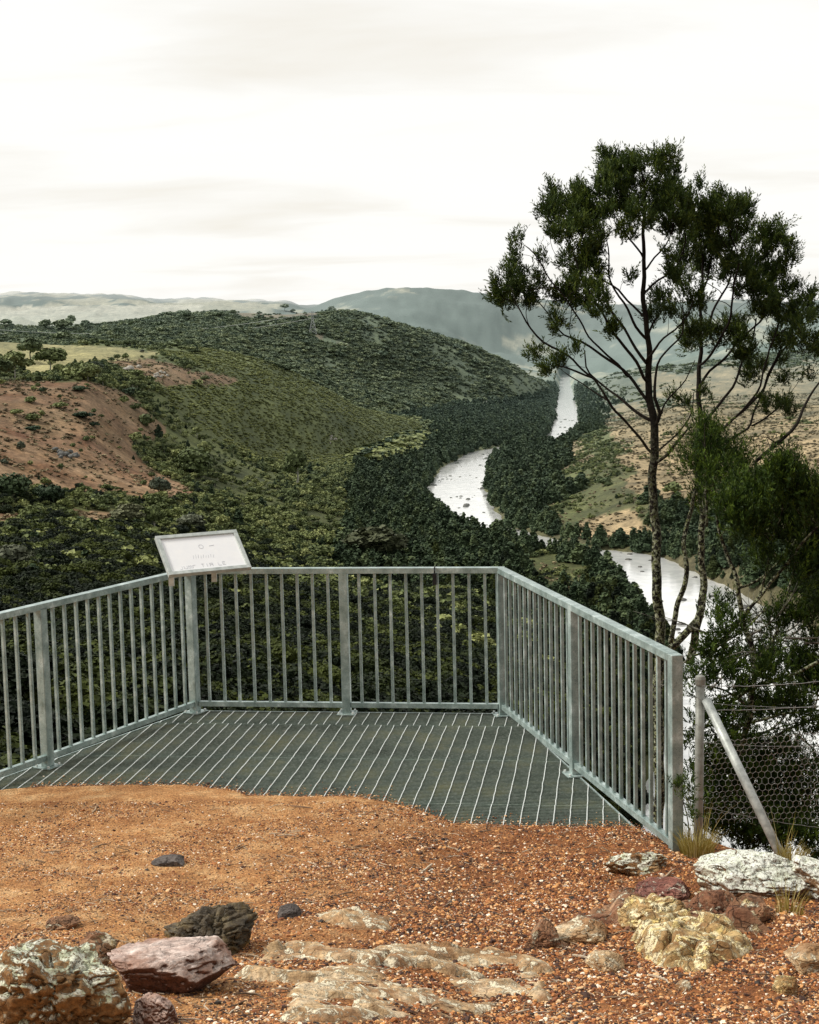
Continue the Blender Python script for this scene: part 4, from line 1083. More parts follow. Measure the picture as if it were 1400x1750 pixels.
# ---- rocks
def rock_px(name, cx, cy, wpx, hpx, depth, label, mat, seed, group='rocks on the gravel in front of the platform', tiltx=0.0, rz=0.0, tall=None, sink=.35, **k):
    g = ghit(cx, cy+hpx*.32); s = F/math.hypot(g.x, g.y); w = wpx/s; h = (hpx/s if tall is None else tall)
    o = rock_mesh(name, (g.x, g.y+depth*.15, g.z+h*(.5-sink)), (w/2*1.05, depth/2, h*.62), (tiltx, 0, rz), seed, mat, None, k.pop('sub', 6), k.pop('cuts', 12), **k)
    tag(o, label, 'rock', group); return o
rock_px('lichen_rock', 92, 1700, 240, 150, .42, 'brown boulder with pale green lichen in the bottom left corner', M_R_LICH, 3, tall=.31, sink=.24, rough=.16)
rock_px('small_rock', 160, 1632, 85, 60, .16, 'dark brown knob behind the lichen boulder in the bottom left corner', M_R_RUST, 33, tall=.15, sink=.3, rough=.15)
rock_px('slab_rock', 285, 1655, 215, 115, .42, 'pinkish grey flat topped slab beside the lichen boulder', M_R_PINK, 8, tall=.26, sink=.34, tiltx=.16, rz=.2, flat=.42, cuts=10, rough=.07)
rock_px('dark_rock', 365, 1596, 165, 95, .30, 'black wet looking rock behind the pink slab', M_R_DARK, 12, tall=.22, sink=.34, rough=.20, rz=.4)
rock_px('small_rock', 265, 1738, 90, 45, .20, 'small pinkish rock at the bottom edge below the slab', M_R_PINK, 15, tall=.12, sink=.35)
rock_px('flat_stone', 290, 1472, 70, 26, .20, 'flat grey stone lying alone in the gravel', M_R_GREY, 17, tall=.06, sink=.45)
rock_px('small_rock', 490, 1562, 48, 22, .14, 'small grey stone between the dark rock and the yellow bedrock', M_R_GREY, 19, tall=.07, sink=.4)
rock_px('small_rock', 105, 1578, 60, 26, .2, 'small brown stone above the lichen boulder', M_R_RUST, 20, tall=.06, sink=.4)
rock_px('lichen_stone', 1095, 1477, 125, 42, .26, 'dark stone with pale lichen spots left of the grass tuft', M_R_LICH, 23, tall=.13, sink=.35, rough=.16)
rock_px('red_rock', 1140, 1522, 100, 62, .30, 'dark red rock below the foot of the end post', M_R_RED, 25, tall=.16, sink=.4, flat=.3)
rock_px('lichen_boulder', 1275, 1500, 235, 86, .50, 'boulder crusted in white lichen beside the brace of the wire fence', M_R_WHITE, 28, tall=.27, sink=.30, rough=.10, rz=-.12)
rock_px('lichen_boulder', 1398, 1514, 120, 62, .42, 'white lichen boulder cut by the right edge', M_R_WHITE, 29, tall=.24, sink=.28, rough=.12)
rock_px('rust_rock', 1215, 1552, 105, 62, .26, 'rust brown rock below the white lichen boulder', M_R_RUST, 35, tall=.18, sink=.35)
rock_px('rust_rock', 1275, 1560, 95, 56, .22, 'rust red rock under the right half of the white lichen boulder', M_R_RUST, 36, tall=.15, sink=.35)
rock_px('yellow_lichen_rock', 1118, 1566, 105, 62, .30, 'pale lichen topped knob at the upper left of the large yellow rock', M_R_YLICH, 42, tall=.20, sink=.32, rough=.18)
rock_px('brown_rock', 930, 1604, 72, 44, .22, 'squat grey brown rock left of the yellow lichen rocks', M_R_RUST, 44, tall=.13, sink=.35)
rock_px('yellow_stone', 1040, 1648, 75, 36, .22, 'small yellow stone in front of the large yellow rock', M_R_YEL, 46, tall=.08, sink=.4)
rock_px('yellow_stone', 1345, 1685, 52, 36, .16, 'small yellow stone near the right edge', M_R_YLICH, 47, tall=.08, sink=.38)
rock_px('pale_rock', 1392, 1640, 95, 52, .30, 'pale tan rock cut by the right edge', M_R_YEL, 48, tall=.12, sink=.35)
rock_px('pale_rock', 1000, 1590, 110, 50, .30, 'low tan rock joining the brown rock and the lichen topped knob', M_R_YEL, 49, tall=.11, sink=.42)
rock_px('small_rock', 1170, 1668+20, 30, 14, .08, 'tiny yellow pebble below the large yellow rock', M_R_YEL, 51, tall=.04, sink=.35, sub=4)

def outcrop(name, poly, height, seed, mat, label, res=.012, lo=.25, tilt=1.5):
    P = [ghit(x, y) for x, y in poly]; xs = [p.x for p in P]; ys = [p.y for p in P]
    ax_ = np.arange(min(xs)-.1, max(xs)+.1, res); ay_ = np.arange(min(ys)-.1, max(ys)+.1, res)
    X, Y = np.meshgrid(ax_, ay_, indexing='ij')
    pts = [(p.x, p.y) for p in P]; pts.append(pts[0])
    dd = seg_dist(X, Y, pts); ins = in_poly(X, Y, pts[:-1]); sd = np.where(ins, dd, -dd)
    sd = sd + .05*fbm(X*7+seed, Y*7, seed, 4)
    body = smooth(-.01, .11, sd)
    rng = np.random.default_rng(seed); k = 46
    sx = rng.uniform(min(xs), max(xs), k); sy = rng.uniform(min(ys), max(ys), k)
    wx = X+.04*fbm(X*9, Y*9, seed+1, 3); wy = (Y+.04*fbm(X*9, Y*9, seed+2, 3))*1.7
    D_ = np.hypot(wx[..., None]-sx, wy[..., None]-sy*1.7); o_ = np.sort(D_, -1); kk = D_.argmin(-1)
    hk = rng.uniform(lo, 1.0, k)[kk] + (rng.normal(size=k)*tilt)[kk]*(X-sx[kk]) + (rng.normal(size=k)*tilt)[kk]*(Y-sy[kk])
    crack = smooth(0, .035, o_[..., 1]-o_[..., 0])
    h = body*(height*(np.clip(hk, .05, 1.3))*(.35+.65*crack)) + body*(.014*fbm(X*12, Y*16, seed, 4) + .010*np.abs(fbm(X*26, Y*40, seed+4, 3))) - .03*(1-body)
    bury = .03*fbm(X*4, Y*4, seed+9, 3); h = h - .012 + 1.3*bury*body
    Z = zg(X, Y) + h
    a, b = X.shape; ii = np.arange(a*b).reshape(a, b)
    F4 = np.stack([ii[:-1, :-1], ii[1:, :-1], ii[1:, 1:], ii[:-1, 1:]], -1).reshape(-1, 4)
    okv = (h > -.02).reshape(-1); F4 = F4[okv[F4].any(1)]
    o = mesh_obj(name, np.stack([X, Y, Z], -1).reshape(-1, 3), F4, mat); tag(o, label, 'rock', 'bedrock patches showing through the gravel')
outcrop('bedrock_slab', [(375,1672),(430,1625),(500,1606),(590,1622),(700,1612),(830,1618),(930,1635),(985,1662),(950,1690),(985,1712),(880,1728),(760,1755),(640,1752),(560,1762),(455,1745),(470,1690)], .042, 61, M_R_YEL, 'cracked yellow bedrock slab at the bottom centre')
outcrop('bedrock_slab', [(505,1560),(560,1550),(640,1556),(715,1570),(700,1600),(610,1604),(535,1588)], .022, 62, M_R_YEL, 'pale flush bedrock strip above the cracked yellow slab')
outcrop('bedrock_slab', [(610,1484),(650,1480),(700,1486),(780,1492),(770,1502),(690,1500),(620,1498)], .014, 63, M_R_PINK, 'thin pale streak of bedrock in the middle of the gravel')
outcrop('yellow_lichen_rock', [(1065,1600),(1080,1560),(1130,1548),(1180,1565),(1230,1572),(1280,1590),(1300,1625),(1285,1650),(1220,1665),(1160,1672),(1110,1655),(1075,1630)], .11, 77, M_R_YLICH, 'large bumpy yellow lichen rock on the right', lo=.72, tilt=.9)
outcrop('bedrock_slab', [(925,1590),(960,1570),(1020,1548),(1090,1540),(1120,1552),(1060,1590),(1000,1610),(950,1640),(935,1620)], .05, 64, M_R_RUST, 'rusty bedrock ledge running up to the red rock')
outcrop('bedrock_slab', [(1040,1500),(1110,1530),(1200,1545),(1300,1560),(1330,1590),(1240,1600),(1130,1590),(1060,1600),(1010,1570)], .07, 65, M_R_RUST, 'broken rust coloured ledge under the boulders on the right')

# ---- grass tufts
def tussock(cx, cy, hpx, nbl, spread, label, seed, mat=M_GRASS):
    g = ghit(cx, cy); s = F/math.hypot(g.x, g.y); rng = np.random.default_rng(seed); v = []; f = []; tn = []
    for i in range(nbl):
        a = rng.random()*6.28; r = spread*rng.random()**.5*.35; base = np.array([g.x+r*math.cos(a), g.y+r*math.sin(a), float(zg(g.x+r*math.cos(a), g.y+r*math.sin(a)))-.01])
        L = hpx/s*(.45+.75*rng.random()); lean = np.array([math.cos(a), math.sin(a), 0])*(.15+.75*rng.random()) + rng.normal(size=3)*.12 + np.array([.12, 0, 0])
        w = .0016+.0014*rng.random(); side = np.array([1, .2*rng.normal(), 0])*w; tint = rng.random(); nseg = 5
        for q in range(nseg+1):
            t = q/nseg; p = base + np.array([0, 0, 1])*L*t*(1-.28*t*np.hypot(*lean[:2])) + lean*L*t*t*.6
            v += [p-side*(1-t*.85), p+side*(1-t*.85)]; tn += [tint, tint]
        o = len(v)-2*(nseg+1)
        for q in range(nseg): f.append((o+2*q, o+2*q+1, o+2*q+3, o+2*q+2))
    o = mesh_obj('grass_tuft', np.array(v), np.array(f), mat, attrs={'tint': ('FLOAT', np.array(tn))}); tag(o, label, 'grass', 'dry grass tufts among the rocks')
tussock(1192, 1462, 52, 420, .26, 'yellow dry grass tuft at the foot of the railing end post', 1)
tussock(1205, 1456, 100, 14, .12, 'few tall pale stalks rising out of the yellow grass tuft', 2)
tussock(1352, 1482, 44, 220, .22, 'brownish grass tuft at the foot of the fence brace', 3)
tussock(1342, 1480, 92, 10, .10, 'thin tall stalks beside the foot of the fence brace', 4)
tussock(1350, 1560, 60, 60, .18, 'straggly grass hanging below the right white boulder', 6)

# ---- wire fence on the right
yF = 8.75
t0 = at(1197, 1162, yF); b0 = at(1193, 1440, yF)
fence = empty('wire_fence', b0); tag(fence, 'old wire and netting fence with round steel post and slanted brace right of the railing', 'fence')
px_ = t0.x; post0 = Vector((b0.x, yF, b0.z-.15)); postT = Vector((t0.x, yF, t0.z))
mb = MB(); mb.tube([post0, post0.lerp(postT, .5), postT], .0265, 16); fp = mb.build('post', M_PIPE, fence, True)
mb = MB(); mb.tube([postT+Vector((0, 0, -.028)), postT+Vector((0, 0, .006)), postT+Vector((0, 0, .022)), postT+Vector((0, 0, .029))], [.031, .0315, .027, .012], 16); mb.build('cap', M_PIPE, fp)
bt = at(1207, 1196, 8.70); bb = at(1342, 1478, 8.15)
mb = MB(); dr = (bb-bt).normalized(); mb.tube([bt-dr*.004, bt, bb+dr*.12], [.018, .0265, .0265], 14); mb.build('brace', M_BRACE, fence, True)
mb = MB()
for zf in (.12, .30, .52, .75): 
    c = postT.lerp(post0, zf*.8)
    ring = [c+Vector((.0285*math.cos(k/10*6.28), .0285*math.sin(k/10*6.28), .012*math.sin(k*1.3))) for k in range(11)]; mb.tube(ring, .0018, 5, False)
mb.build('wire_tie', M_WIRE, fence)
FD = Vector((1.0, .10, 0)).normalized()          # the fence runs on to the right, slightly away
def wire(y0, x1, y1, name='wire', barbed=False, r=.0016, seed=0):
    a = at(1200, y0, yF-.03); b = at(x1, y1, yF+.25); rr = random.Random(seed); n = 30; pts = []
    for i in range(n+1):
        t = i/n; p = a.lerp(b, t); p.z -= .02*4*t*(1-t); p += Vector((0, 0, rr.uniform(-.002, .002))); pts.append(p)
    mb = MB(); mb.tube(pts, r, 5)
    if barbed:
        for i in range(2, n, 4):
            for s in (1, -1): mb.tube([pts[i]+Vector((-.008, 0, -.012*s)), pts[i]+Vector((.008, 0, .012*s))], .0015, 4)
    mb.build(name, M_WIRE, fence)
wire(1172, 1460, 1157, 'barbed_wire', True, .0021, 1); wire(1213, 1460, 1198, 'barbed_wire', True, .0019, 2); wire(1200, 1460, 1206, 'wire', False, .0012, 3)
wire(1268, 1460, 1272, 'wire', False, .0014, 4); wire(1378, 1460, 1420, 'wire', False, .0013, 5)
pe = at(1462, 1148, yF+.25); mb = MB(); mb.tube([Vector((pe.x, pe.y, float(zg(pe.x, pe.y))-.2)), Vector((pe.x, pe.y, pe.z+.03))], .02, 12); mb.build('line_post', M_PIPE, fence, True)
# hexagonal netting as fine wire
mb = MB(); cell = .032; cols_ = 38; rows_ = 15
o0 = at(1208, 1268, yF-.02)
for i in range(cols_):
    for j in range(rows_):
        def hp(ux, uz):
            sag = .05*math.sin(ux*2.1)*max(0, .5-uz)
            return o0 + FD*ux + Vector((0, -.10*uz*ux*.4+.012*math.sin(ux*23+uz*31), -uz-ux*.10*uz+sag))
        ux = i*cell*1.15 + (0 if j % 2 == 0 else cell*.575); uz = j*cell*1.02
        a = hp(ux, uz); b = hp(ux+cell*.575, uz+cell*.32); c = hp(ux-cell*.575, uz+cell*.32); d = hp(ux+cell*.575, uz+cell*1.02)
        for p, q in ((a, b), (a, c), (b, d)):
            dv = (q-p); sd_ = Vector((-dv.z, 0, dv.x)).normalized()*.0009; fz = Vector((0, .0009, 0))
            mb.box((p+q)/2, dv/2, sd_, fz)
mb.build('wire_netting', M_WIRE, fence)
# ================================================================== TREES BESIDE THE LOOKOUT
def grow(skel, blobs, depth, seed, step=.055, natt=900, infl=1.6):
    """skeleton polylines (survey px, depth offset, thickness px) + foliage blobs -> nodes, parents, radii, tips (space colonisation)"""
    rng = np.random.default_rng(seed)
    pos = []; par = []; rad = []
    for pl, link_to in skel:
        pts = [np.array(at(x, y, depth+dz)) for x, y, dz, w in pl]; ws = [w*.365*(depth+dz)/F for x, y, dz, w in pl]
        prev = -1
        if link_to:
            P = np.array(pos); prev = int(np.linalg.norm(P-pts[0], axis=1).argmin())
        ph = rng.random(4)*6.28
        for i in range(len(pts)-1):
            L = np.linalg.norm(pts[i+1]-pts[i]); n = max(1, int(L/step))
            for k in range(n):
                t = k/n; wob = .012*np.array([math.sin((i+t)*3.1+ph[0])+.6*math.sin((i+t)*7.7+ph[3]), math.sin((i+t)*2.3+ph[1])*2, .4*math.sin((i+t)*2.9+ph[2])])*(1 if (i+t) > .3 else 0)
                pos.append(pts[i]*(1-t)+pts[i+1]*t+wob); par.append(prev); rad.append(ws[i]*(1-t)+ws[i+1]*t); prev = len(pos)-1
        pos.append(pts[-1]); par.append(prev); rad.append(ws[-1])
    ns = len(pos)
    att = []; areas = np.array([b[2]*b[3] for b in blobs], float); cnt = np.maximum(6, natt*areas/areas.sum()).astype(int)
    bl = []
    for b, c in zip(blobs, cnt):
        cx, cy, rx, ry = b[:4]; cy = cy+(22 if cy < 360 else 10 if cy < 480 else 0); dz = b[4] if len(b) > 4 else rng.normal()*.25
        ctr = np.array(at(cx, cy, depth+dz)); R = np.array([rx, (rx+ry)*.5, ry])*(depth+dz)/F*.82
        bl.append((ctr, R))
        d = rng.normal(size=(c, 3)); d /= np.linalg.norm(d, axis=1)[:, None]; att.append(ctr + d*R*(rng.random(c)**.45)[:, None])
    att = np.concatenate(att); na = len(att)
    P = np.array(pos); alive = np.ones(na, bool)
    nd = np.full(na, 1e9); ni = np.zeros(na, int)
    def upd(lo):
        Q = P[lo:]
        for c0 in range(0, na, 400):
            dd = np.linalg.norm(att[c0:c0+400, None]-Q[None], axis=2); m = dd.argmin(1); v = dd[np.arange(len(m)), m]
            b = v < nd[c0:c0+400]; nd[c0:c0+400] = np.where(b, v, nd[c0:c0+400]); ni[c0:c0+400] = np.where(b, m+lo, ni[c0:c0+400])
    upd(0)
    par = list(par)
    for it in range(90):
        act = np.nonzero(alive)[0]
        if not len(act): break
        dirs_ = {}
        for a in act:
            v = att[a]-P[ni[a]]; v /= np.linalg.norm(v)+1e-9; i = ni[a]
            if i in dirs_: dirs_[i] += v
            else: dirs_[i] = v.copy()
        new = []
        for i, v in dirs_.items():
            v = v/(np.linalg.norm(v)+1e-9); g = v + rng.normal(size=3)*.16 + np.array([0, 0, .22])
            if par[i] >= 0:
                q = P[i]-P[par[i]]; q /= np.linalg.norm(q)+1e-9; g = g + q*.75
            g /= np.linalg.norm(g); new.append(P[i]+g*step); par.append(int(i)); rad.append(0)
        lo = len(P); P = np.concatenate([P, np.array(new)]); upd(lo)
        alive &= nd > step*1.15
    par = np.array(par); n = len(P); child = np.zeros(n, int)
    for i in range(n):
        if par[i] >= 0: child[par[i]] += 1
    r2 = np.zeros(n); E_ = 2.3
    order = range(n-1, -1, -1)
    for i in order:
        if child[i] == 0: r2[i] = max(r2[i], .0021**E_)
        if par[i] >= 0: r2[par[i]] += r2[i]
    R_ = r2**(1/E_); rad = np.array(rad)
    R_ = np.where(np.arange(n) < ns, np.maximum(rad, np.minimum(R_, rad*1.15)), np.minimum(R_*1.0, .02))
    tips = (child == 0) & (np.arange(n) >= ns)
    return P, par, R_, tips, child, ns, bl
def branch_mesh(P, par, R, child, nside=6):
    """every chain of nodes becomes one tapering tube; chains start at their parent's node"""
    kids = [[] for _ in range(len(P))]
    for i, p in enumerate(par):
        if p >= 0: kids[p].append(i)
    mb = MB(); starts = [i for i in range(len(P)) if par[i] < 0]; stack = [(s, None) for s in starts]
    while stack:
        s, frm = stack.pop(); ch = [] if frm is None else [frm]; i = s; ch.append(i)
        while kids[i]:
            k = sorted(kids[i], key=lambda q: -R[q]); 
            for o in k[1:]: stack.append((o, i))
            i = k[0]; ch.append(i)
        rs = [R[c] for c in ch]
        if frm is not None: rs[0] = min(R[frm], rs[1]*1.25)
        pts = [P[c] for c in ch]
        if len(pts) > 2:                      # soften the kinks
            q = [pts[0]]+[(pts[j-1]+2*pts[j]+pts[j+1])/4 for j in range(1, len(pts)-1)]+[pts[-1]]; pts = q
        mb.tube(pts, rs, nside if max(rs) > .012 else (5 if max(rs) > .006 else 4))
    return mb
def sprigs(base, dirv, rng, length=(.07, .15), nleaf=(12, 18), leaf=.034, width=.0040, tintb=0.0):
    """feathery shoots with narrow leaves; arrays of quads"""
    V_ = []; T_ = []
    n = len(base); L = rng.uniform(length[0], length[1], n); tint = np.clip(rng.random(n)*.6+.1*rng.normal(size=n)+tintb, 0, 1)
    k = nleaf[1]
    t = (np.arange(k)+.5)/k; t = t[None]+rng.uniform(-.03, .03, (n, k))
    curve = rng.normal(size=(n, 3))*.18; curve[:, 2] += .10
    p = base[:, None]+dirv[:, None]*(L[:, None]*t)[..., None]+curve[:, None]*(L[:, None]*t*t)[..., None]
    side = rng.normal(size=(n, k, 3)); side -= (side*dirv[:, None]).sum(-1, keepdims=True)*dirv[:, None]; side /= np.linalg.norm(side, axis=-1, keepdims=True)+1e-9
    ld = side*.62 + dirv[:, None]*.85; ld /= np.linalg.norm(ld, axis=-1, keepdims=True)
    ll = leaf*rng.uniform(.6, 1.25, (n, k, 1)); wv = np.cross(ld, rng.normal(size=(n, k, 3))); wv /= np.linalg.norm(wv, axis=-1, keepdims=True)+1e-9; wv *= width*rng.uniform(.7, 1.3, (n, k, 1))
    v = np.stack([p, p+ld*ll*.5-wv, p+ld*ll, p+ld*ll*.5+wv], 2)
    tt = np.clip(tint[:, None]+.35*t+rng.normal(size=(n, k))*.08, 0, 1)
    return v.reshape(-1, 3), np.repeat(tt.reshape(-1), 4)
def foliage(P, par, tips, ns, bl, rng, per_tip, per_node, light=0.0, spread=.05, **kw):
    idx = np.arange(len(P)); inb = np.zeros(len(P), bool)
    for c, R in bl: inb |= (((P-c)/(R*1.15))**2).sum(1) < 1
    base = []; dv = []
    par_ = np.where(par < 0, 0, par); dirn = P-P[par_]; dirn /= np.linalg.norm(dirn, axis=1)[:, None]+1e-9
    for m, c in ((tips, per_tip), ((~tips) & inb & (idx >= ns), per_node)):
        q = np.nonzero(m)[0]; q = np.repeat(q, c)
        if not len(q): continue
        base.append(P[q]+rng.normal(size=(len(q), 3))*spread*np.array([1, 1, .9])); d = dirn[q]*.5+np.array([0, 0, 1.0])+rng.normal(size=(len(q), 3))*.36
        dv.append(d/np.linalg.norm(d, axis=1)[:, None])
    base = np.concatenate(base); dv = np.concatenate(dv)
    v, t = sprigs(base, dv, rng, **kw)
    return v, t, len(base)
def build_tree(name, label, skel, blobs, depth, seed, leafmat, group, per_tip=5, per_node=2, natt=900, gz=None, cat='tree', bark=None, light=0.0, **kw):
    P, par, R, tips, child, ns, bl = grow(skel, blobs, depth, seed, natt=natt)
    root = empty(name, tuple(P[0])); tag(root, label, cat, group)
    branch_mesh(P, par, R, child, 7).build('trunk', bark or M_BARK, root, True)
    rng = np.random.default_rng(seed+5)
    v, t, n = foliage(P, par, tips, ns, bl, rng, per_tip, per_node, tintb=light, **kw)
    mesh_obj('crown', v, np.arange(len(v)).reshape(-1, 4), leafmat, root, attrs={'tint': ('FLOAT', t)})
    print(name, 'nodes', len(P), 'sprigs', n)
    return root

# --- the tall slender tree
def z2(x, y): return (800+x/2.3333, 200+y/2.3333)
def B(pts, link=True): return (pts, link)
def zb(*p): return B([(*z2(x, y), dz, w) for x, y, dz, w in p])
sk1 = [B([(1124,1420,0,27),(1125,1300,0,26),(1127,1150,0,26),(1127,1060,0,25),(1122,970,0,23),(1118,880,.02,22),(1117,800,.03,21),(1116,720,.05,19),(1110,650,.06,16),(1106,580,.06,13),(1101,500,.05,11),(1099,430,.03,9),(1102,370,0,7),(1100,310,0,5),(1094,262,0,3)], False),
 B([(1146,1098,-.05,13),(1160,1040,-.1,13),(1172,980,-.12,12),(1170,925,-.1,11),(1180,870,-.05,10),(1188,835,-.05,8)], False),
 zb((728,1340,.03,7),(640,1230,-.1,6),(560,1130,-.2,6),(500,1045,-.25,5),(430,1010,-.3,5),(340,985,-.35,3)),
 zb((560,1130,-.2,5),(480,1080,-.1,3),(400,1030,0,3)),
 zb((722,1210,.05,8),(640,1150,.2,7),(560,1090,.3,5),(470,1000,.35,4),(465,930,.4,3)),
 zb((500,1045,-.2,5),(400,950,-.25,5),(300,900,-.3,5),(235,820,-.35,4),(215,785,-.4,3)),
 zb((715,1130,.05,8),(620,1010,.15,7),(540,950,.2,6),(450,895,.2,5),(380,870,.15,4),(350,830,.1,3)),
 zb((640,1040,.1,6),(560,950,-.1,5),(470,860,-.2,4),(370,700,-.3,4),(290,580,-.35,3),(240,520,-.35,3)),
 zb((712,1060,.05,8),(640,930,-.1,7),(560,830,-.2,6),(500,730,-.25,5),(440,600,-.3,4),(400,500,-.3,3)),
 zb((708,980,.05,8),(640,870,.15,6),(580,790,.2,6),(540,700,.25,5),(500,600,.25,4),(470,500,.2,3)),
 zb((702,880,.05,7),(650,790,-.1,6),(600,720,-.15,5),(560,620,-.2,4),(560,520,-.2,3)),
 zb((698,800,.05,6),(640,730,.1,5),(600,690,.15,5),(540,650,.15,4),(480,600,.1,3)),
 zb((698,560,.05,5),(660,500,-.1,4),(610,440,-.2,3),(590,400,-.2,2)),
 zb((700,710,.05,6),(760,650,.1,5),(830,600,.15,5),(850,560,.15,4),(870,470,.2,3)),
 zb((702,620,.05,5),(740,560,-.1,4),(790,520,-.15,3),(810,470,-.15,2)),
 zb((712,880,.0,6),(770,770,.1,4),(790,740,.15,3)),
 zb((716,960,.0,7),(760,900,-.15,5),(830,850,-.2,4),(900,740,-.2,3)),
 zb((720,1240,.05,10),(765,1220,.0,10),(768,1180,-.02,9),(745,1120,-.05,8),(740,1040,-.05,6),(770,960,-.1,5),(850,870,-.15,4),(865,780,-.2,3)),
 zb((765,1190,-.02,5),(800,1120,-.1,4),(870,1050,-.15,3),(905,970,-.15,2)),
 zb((735,1390,.02,9),(790,1350,-.1,8),(850,1280,-.15,6),(880,1240,-.18,4)),
 zb((760,1330,-.05,5),(840,1260,-.1,4),(900,1170,-.15,3),(900,1100,-.15,2)),
]
bl1 = [(1090,270,55,32),(1052,270,34,34),(1130,262,28,26),(1040,310,45,42),(1140,315,42,46),(1095,325,50,40),(962,335,34,42),(1000,350,46,50),(945,375,26,45),(985,400,46,40),(1060,370,40,36),(1150,370,30,40),(985,455,34,34),(1010,430,30,34),(1085,370,30,40),
 (888,415,13,40),(885,470,26,34),(870,500,24,40),(895,510,28,32),(865,522,20,26),(915,480,14,26),(945,512,20,18),(985,515,34,40),(1022,528,26,32),(965,548,20,20),(936,612,24,22),(958,628,20,12),(982,612,15,13),(940,645,16,10),(1045,575,18,18),(1130,520,20,24),(1140,545,16,18),(1112,548,12,16),(1165,440,22,40),(1150,470,16,22),(1075,480,12,14),(1035,470,12,20)]
build_tree('tall_tree', 'tall slender tree with lichen flecked trunk and dark tufted crown behind the right railing', sk1, bl1, 12.2, 101, M_LEAF, 'trees beside the lookout', per_tip=20, per_node=0, natt=1350, spread=.028, length=(.05,.12))

sk2 = [B([(1178,1135,0,20),(1195,1060,.02,20),(1202,1000,.03,18),(1200,930,.02,16),(1197,860,.05,15),(1196,790,.05,14),(1194,720,.05,12),(1196,650,.05,11),(1197,590,.05,9),(1199,520,.05,7),(1200,450,.05,5),(1197,380,.05,4),(1190,325,.05,3)], False),
 B([(1140,1112,-.05,18),(1170,1085,-.02,18),(1200,1050,0,16)], False),
 zb((925,1230,.0,8),(990,1170,.1,7),(1050,1080,.2,6),(1090,1000,.25,5),(1130,900,.3,4),(1150,800,.3,3)),
 zb((925,1080,.0,7),(960,1010,.1,6),(1040,950,.15,6),(1100,870,.2,5),(1180,800,.25,4),(1200,700,.3,3)),
 zb((930,990,.0,6),(990,920,-.1,5),(1040,820,-.15,5),(1060,700,-.2,4),(1080,560,-.2,3)),
 zb((930,880,.0,5),(980,780,.1,5),(1030,680,.15,4),(1060,560,.15,3),(1040,450,.1,3)),
 zb((930,700,.0,5),(960,620,.1,4),(990,520,.15,4),(1000,420,.15,3)),
 zb((1000,1260,.1,7),(1090,1180,.2,6),(1180,1080,.3,6),(1240,960,.35,5),(1290,860,.4,4),(1300,760,.4,3)),
 zb((960,1290,.0,6),(1060,1210,-.1,5),(1150,1100,-.2,5),(1200,960,-.25,4),(1230,840,-.3,3)),
 zb((1010,1310,.1,6),(1130,1230,.2,5),(1250,1160,.3,4),(1270,1120,.3,3)),
 zb((1130,1200,.2,5),(1200,1030,.25,4),(1270,880,.3,4),(1340,700,.35,3)),
]
bl2 = [(1200,340,38,36),(1190,390,36,44),(1245,345,36,34),(1265,365,24,34),(1240,400,46,44),(1215,440,44,34),(1275,430,34,42),(1310,400,28,36),(1330,385,14,22),(1325,440,28,46),(1345,425,12,30),(1290,480,42,38),(1250,465,34,30),(1335,490,26,40),(1180,460,20,34),(1340,540,34,38),(1300,535,30,30),(1375,520,24,40),(1195,520,24,30),(1190,560,26,34),(1180,590,22,20),(1210,585,20,26),(1238,580,14,14),(1262,600,24,34),(1275,640,28,26),(1250,570,14,16),(1335,590,30,32),(1370,580,28,38),(1385,620,22,36),(1340,640,18,20),(1360,555,20,26),(1172,692,22,14),(1205,678,14,12),(1320,690,30,20),(1350,710,18,16),(1300,500,30,20)]
build_tree('second_tree', 'second slender tree with fan of thin branches at the right side', sk2, bl2, 12.9, 202, M_LEAF, 'trees beside the lookout', per_tip=20, per_node=0, natt=1250, spread=.028, length=(.05,.12))

sk3 = [B([(1262,1290,.0,15),(1285,1210,.02,15),(1290,1130,.02,14),(1272,1060,.02,13),(1256,990,.0,11),(1235,920,.0,8),(1222,870,0,5)], False),
 B([(1200,1140,.1,8),(1240,1085,.0,8),(1300,1020,-.1,8),(1360,940,-.2,7),(1420,880,-.3,6)], False),
 B([(1175,1125,-.1,6),(1225,1105,-.15,6),(1275,1075,-.2,5),(1310,1040,-.25,4)], False),
 B([(1190,1235,.1,10),(1240,1205,.0,10),(1300,1170,-.1,9),(1360,1150,-.15,8),(1420,1120,-.2,7)], False),
 B([(1200,1290,.1,7),(1260,1240,.1,7),(1330,1220,.1,6),(1420,1215,.1,5)], True), B([(1262,1290,0,8),(1320,1260,.1,7),(1370,1240,.2,6),(1440,1200,.2,5)], True),
 B([(1290,1130,.02,8),(1330,1080,.1,7),(1350,1000,.2,6),(1370,900,.2,5)], True), B([(1272,1060,.02,6),(1310,980,-.1,5),(1330,900,-.1,4)], True),
 B([(1285,1210,.02,7),(1240,1180,-.1,5),(1200,1170,-.1,4)], True), B([(1284,1000+0,.1,6),(1330,960,.2,5),(1400,900,.3,4)], True),
 B([(1300,1400,.2,8),(1340,1370,.2,7),(1420,1330,.2,7)], False), B([(1262,1290,0,9),(1255,1360,0,10),(1250,1420,0,11)], True),
 B([(1290,790,.1,9),(1330,758,.1,9),(1352,735,.1,8),(1380,690,.2,6),(1410,640,.3,4)], False), B([(1330,758,.1,4),(1310,745,.0,3)], True)]
rngb = np.random.default_rng(9)
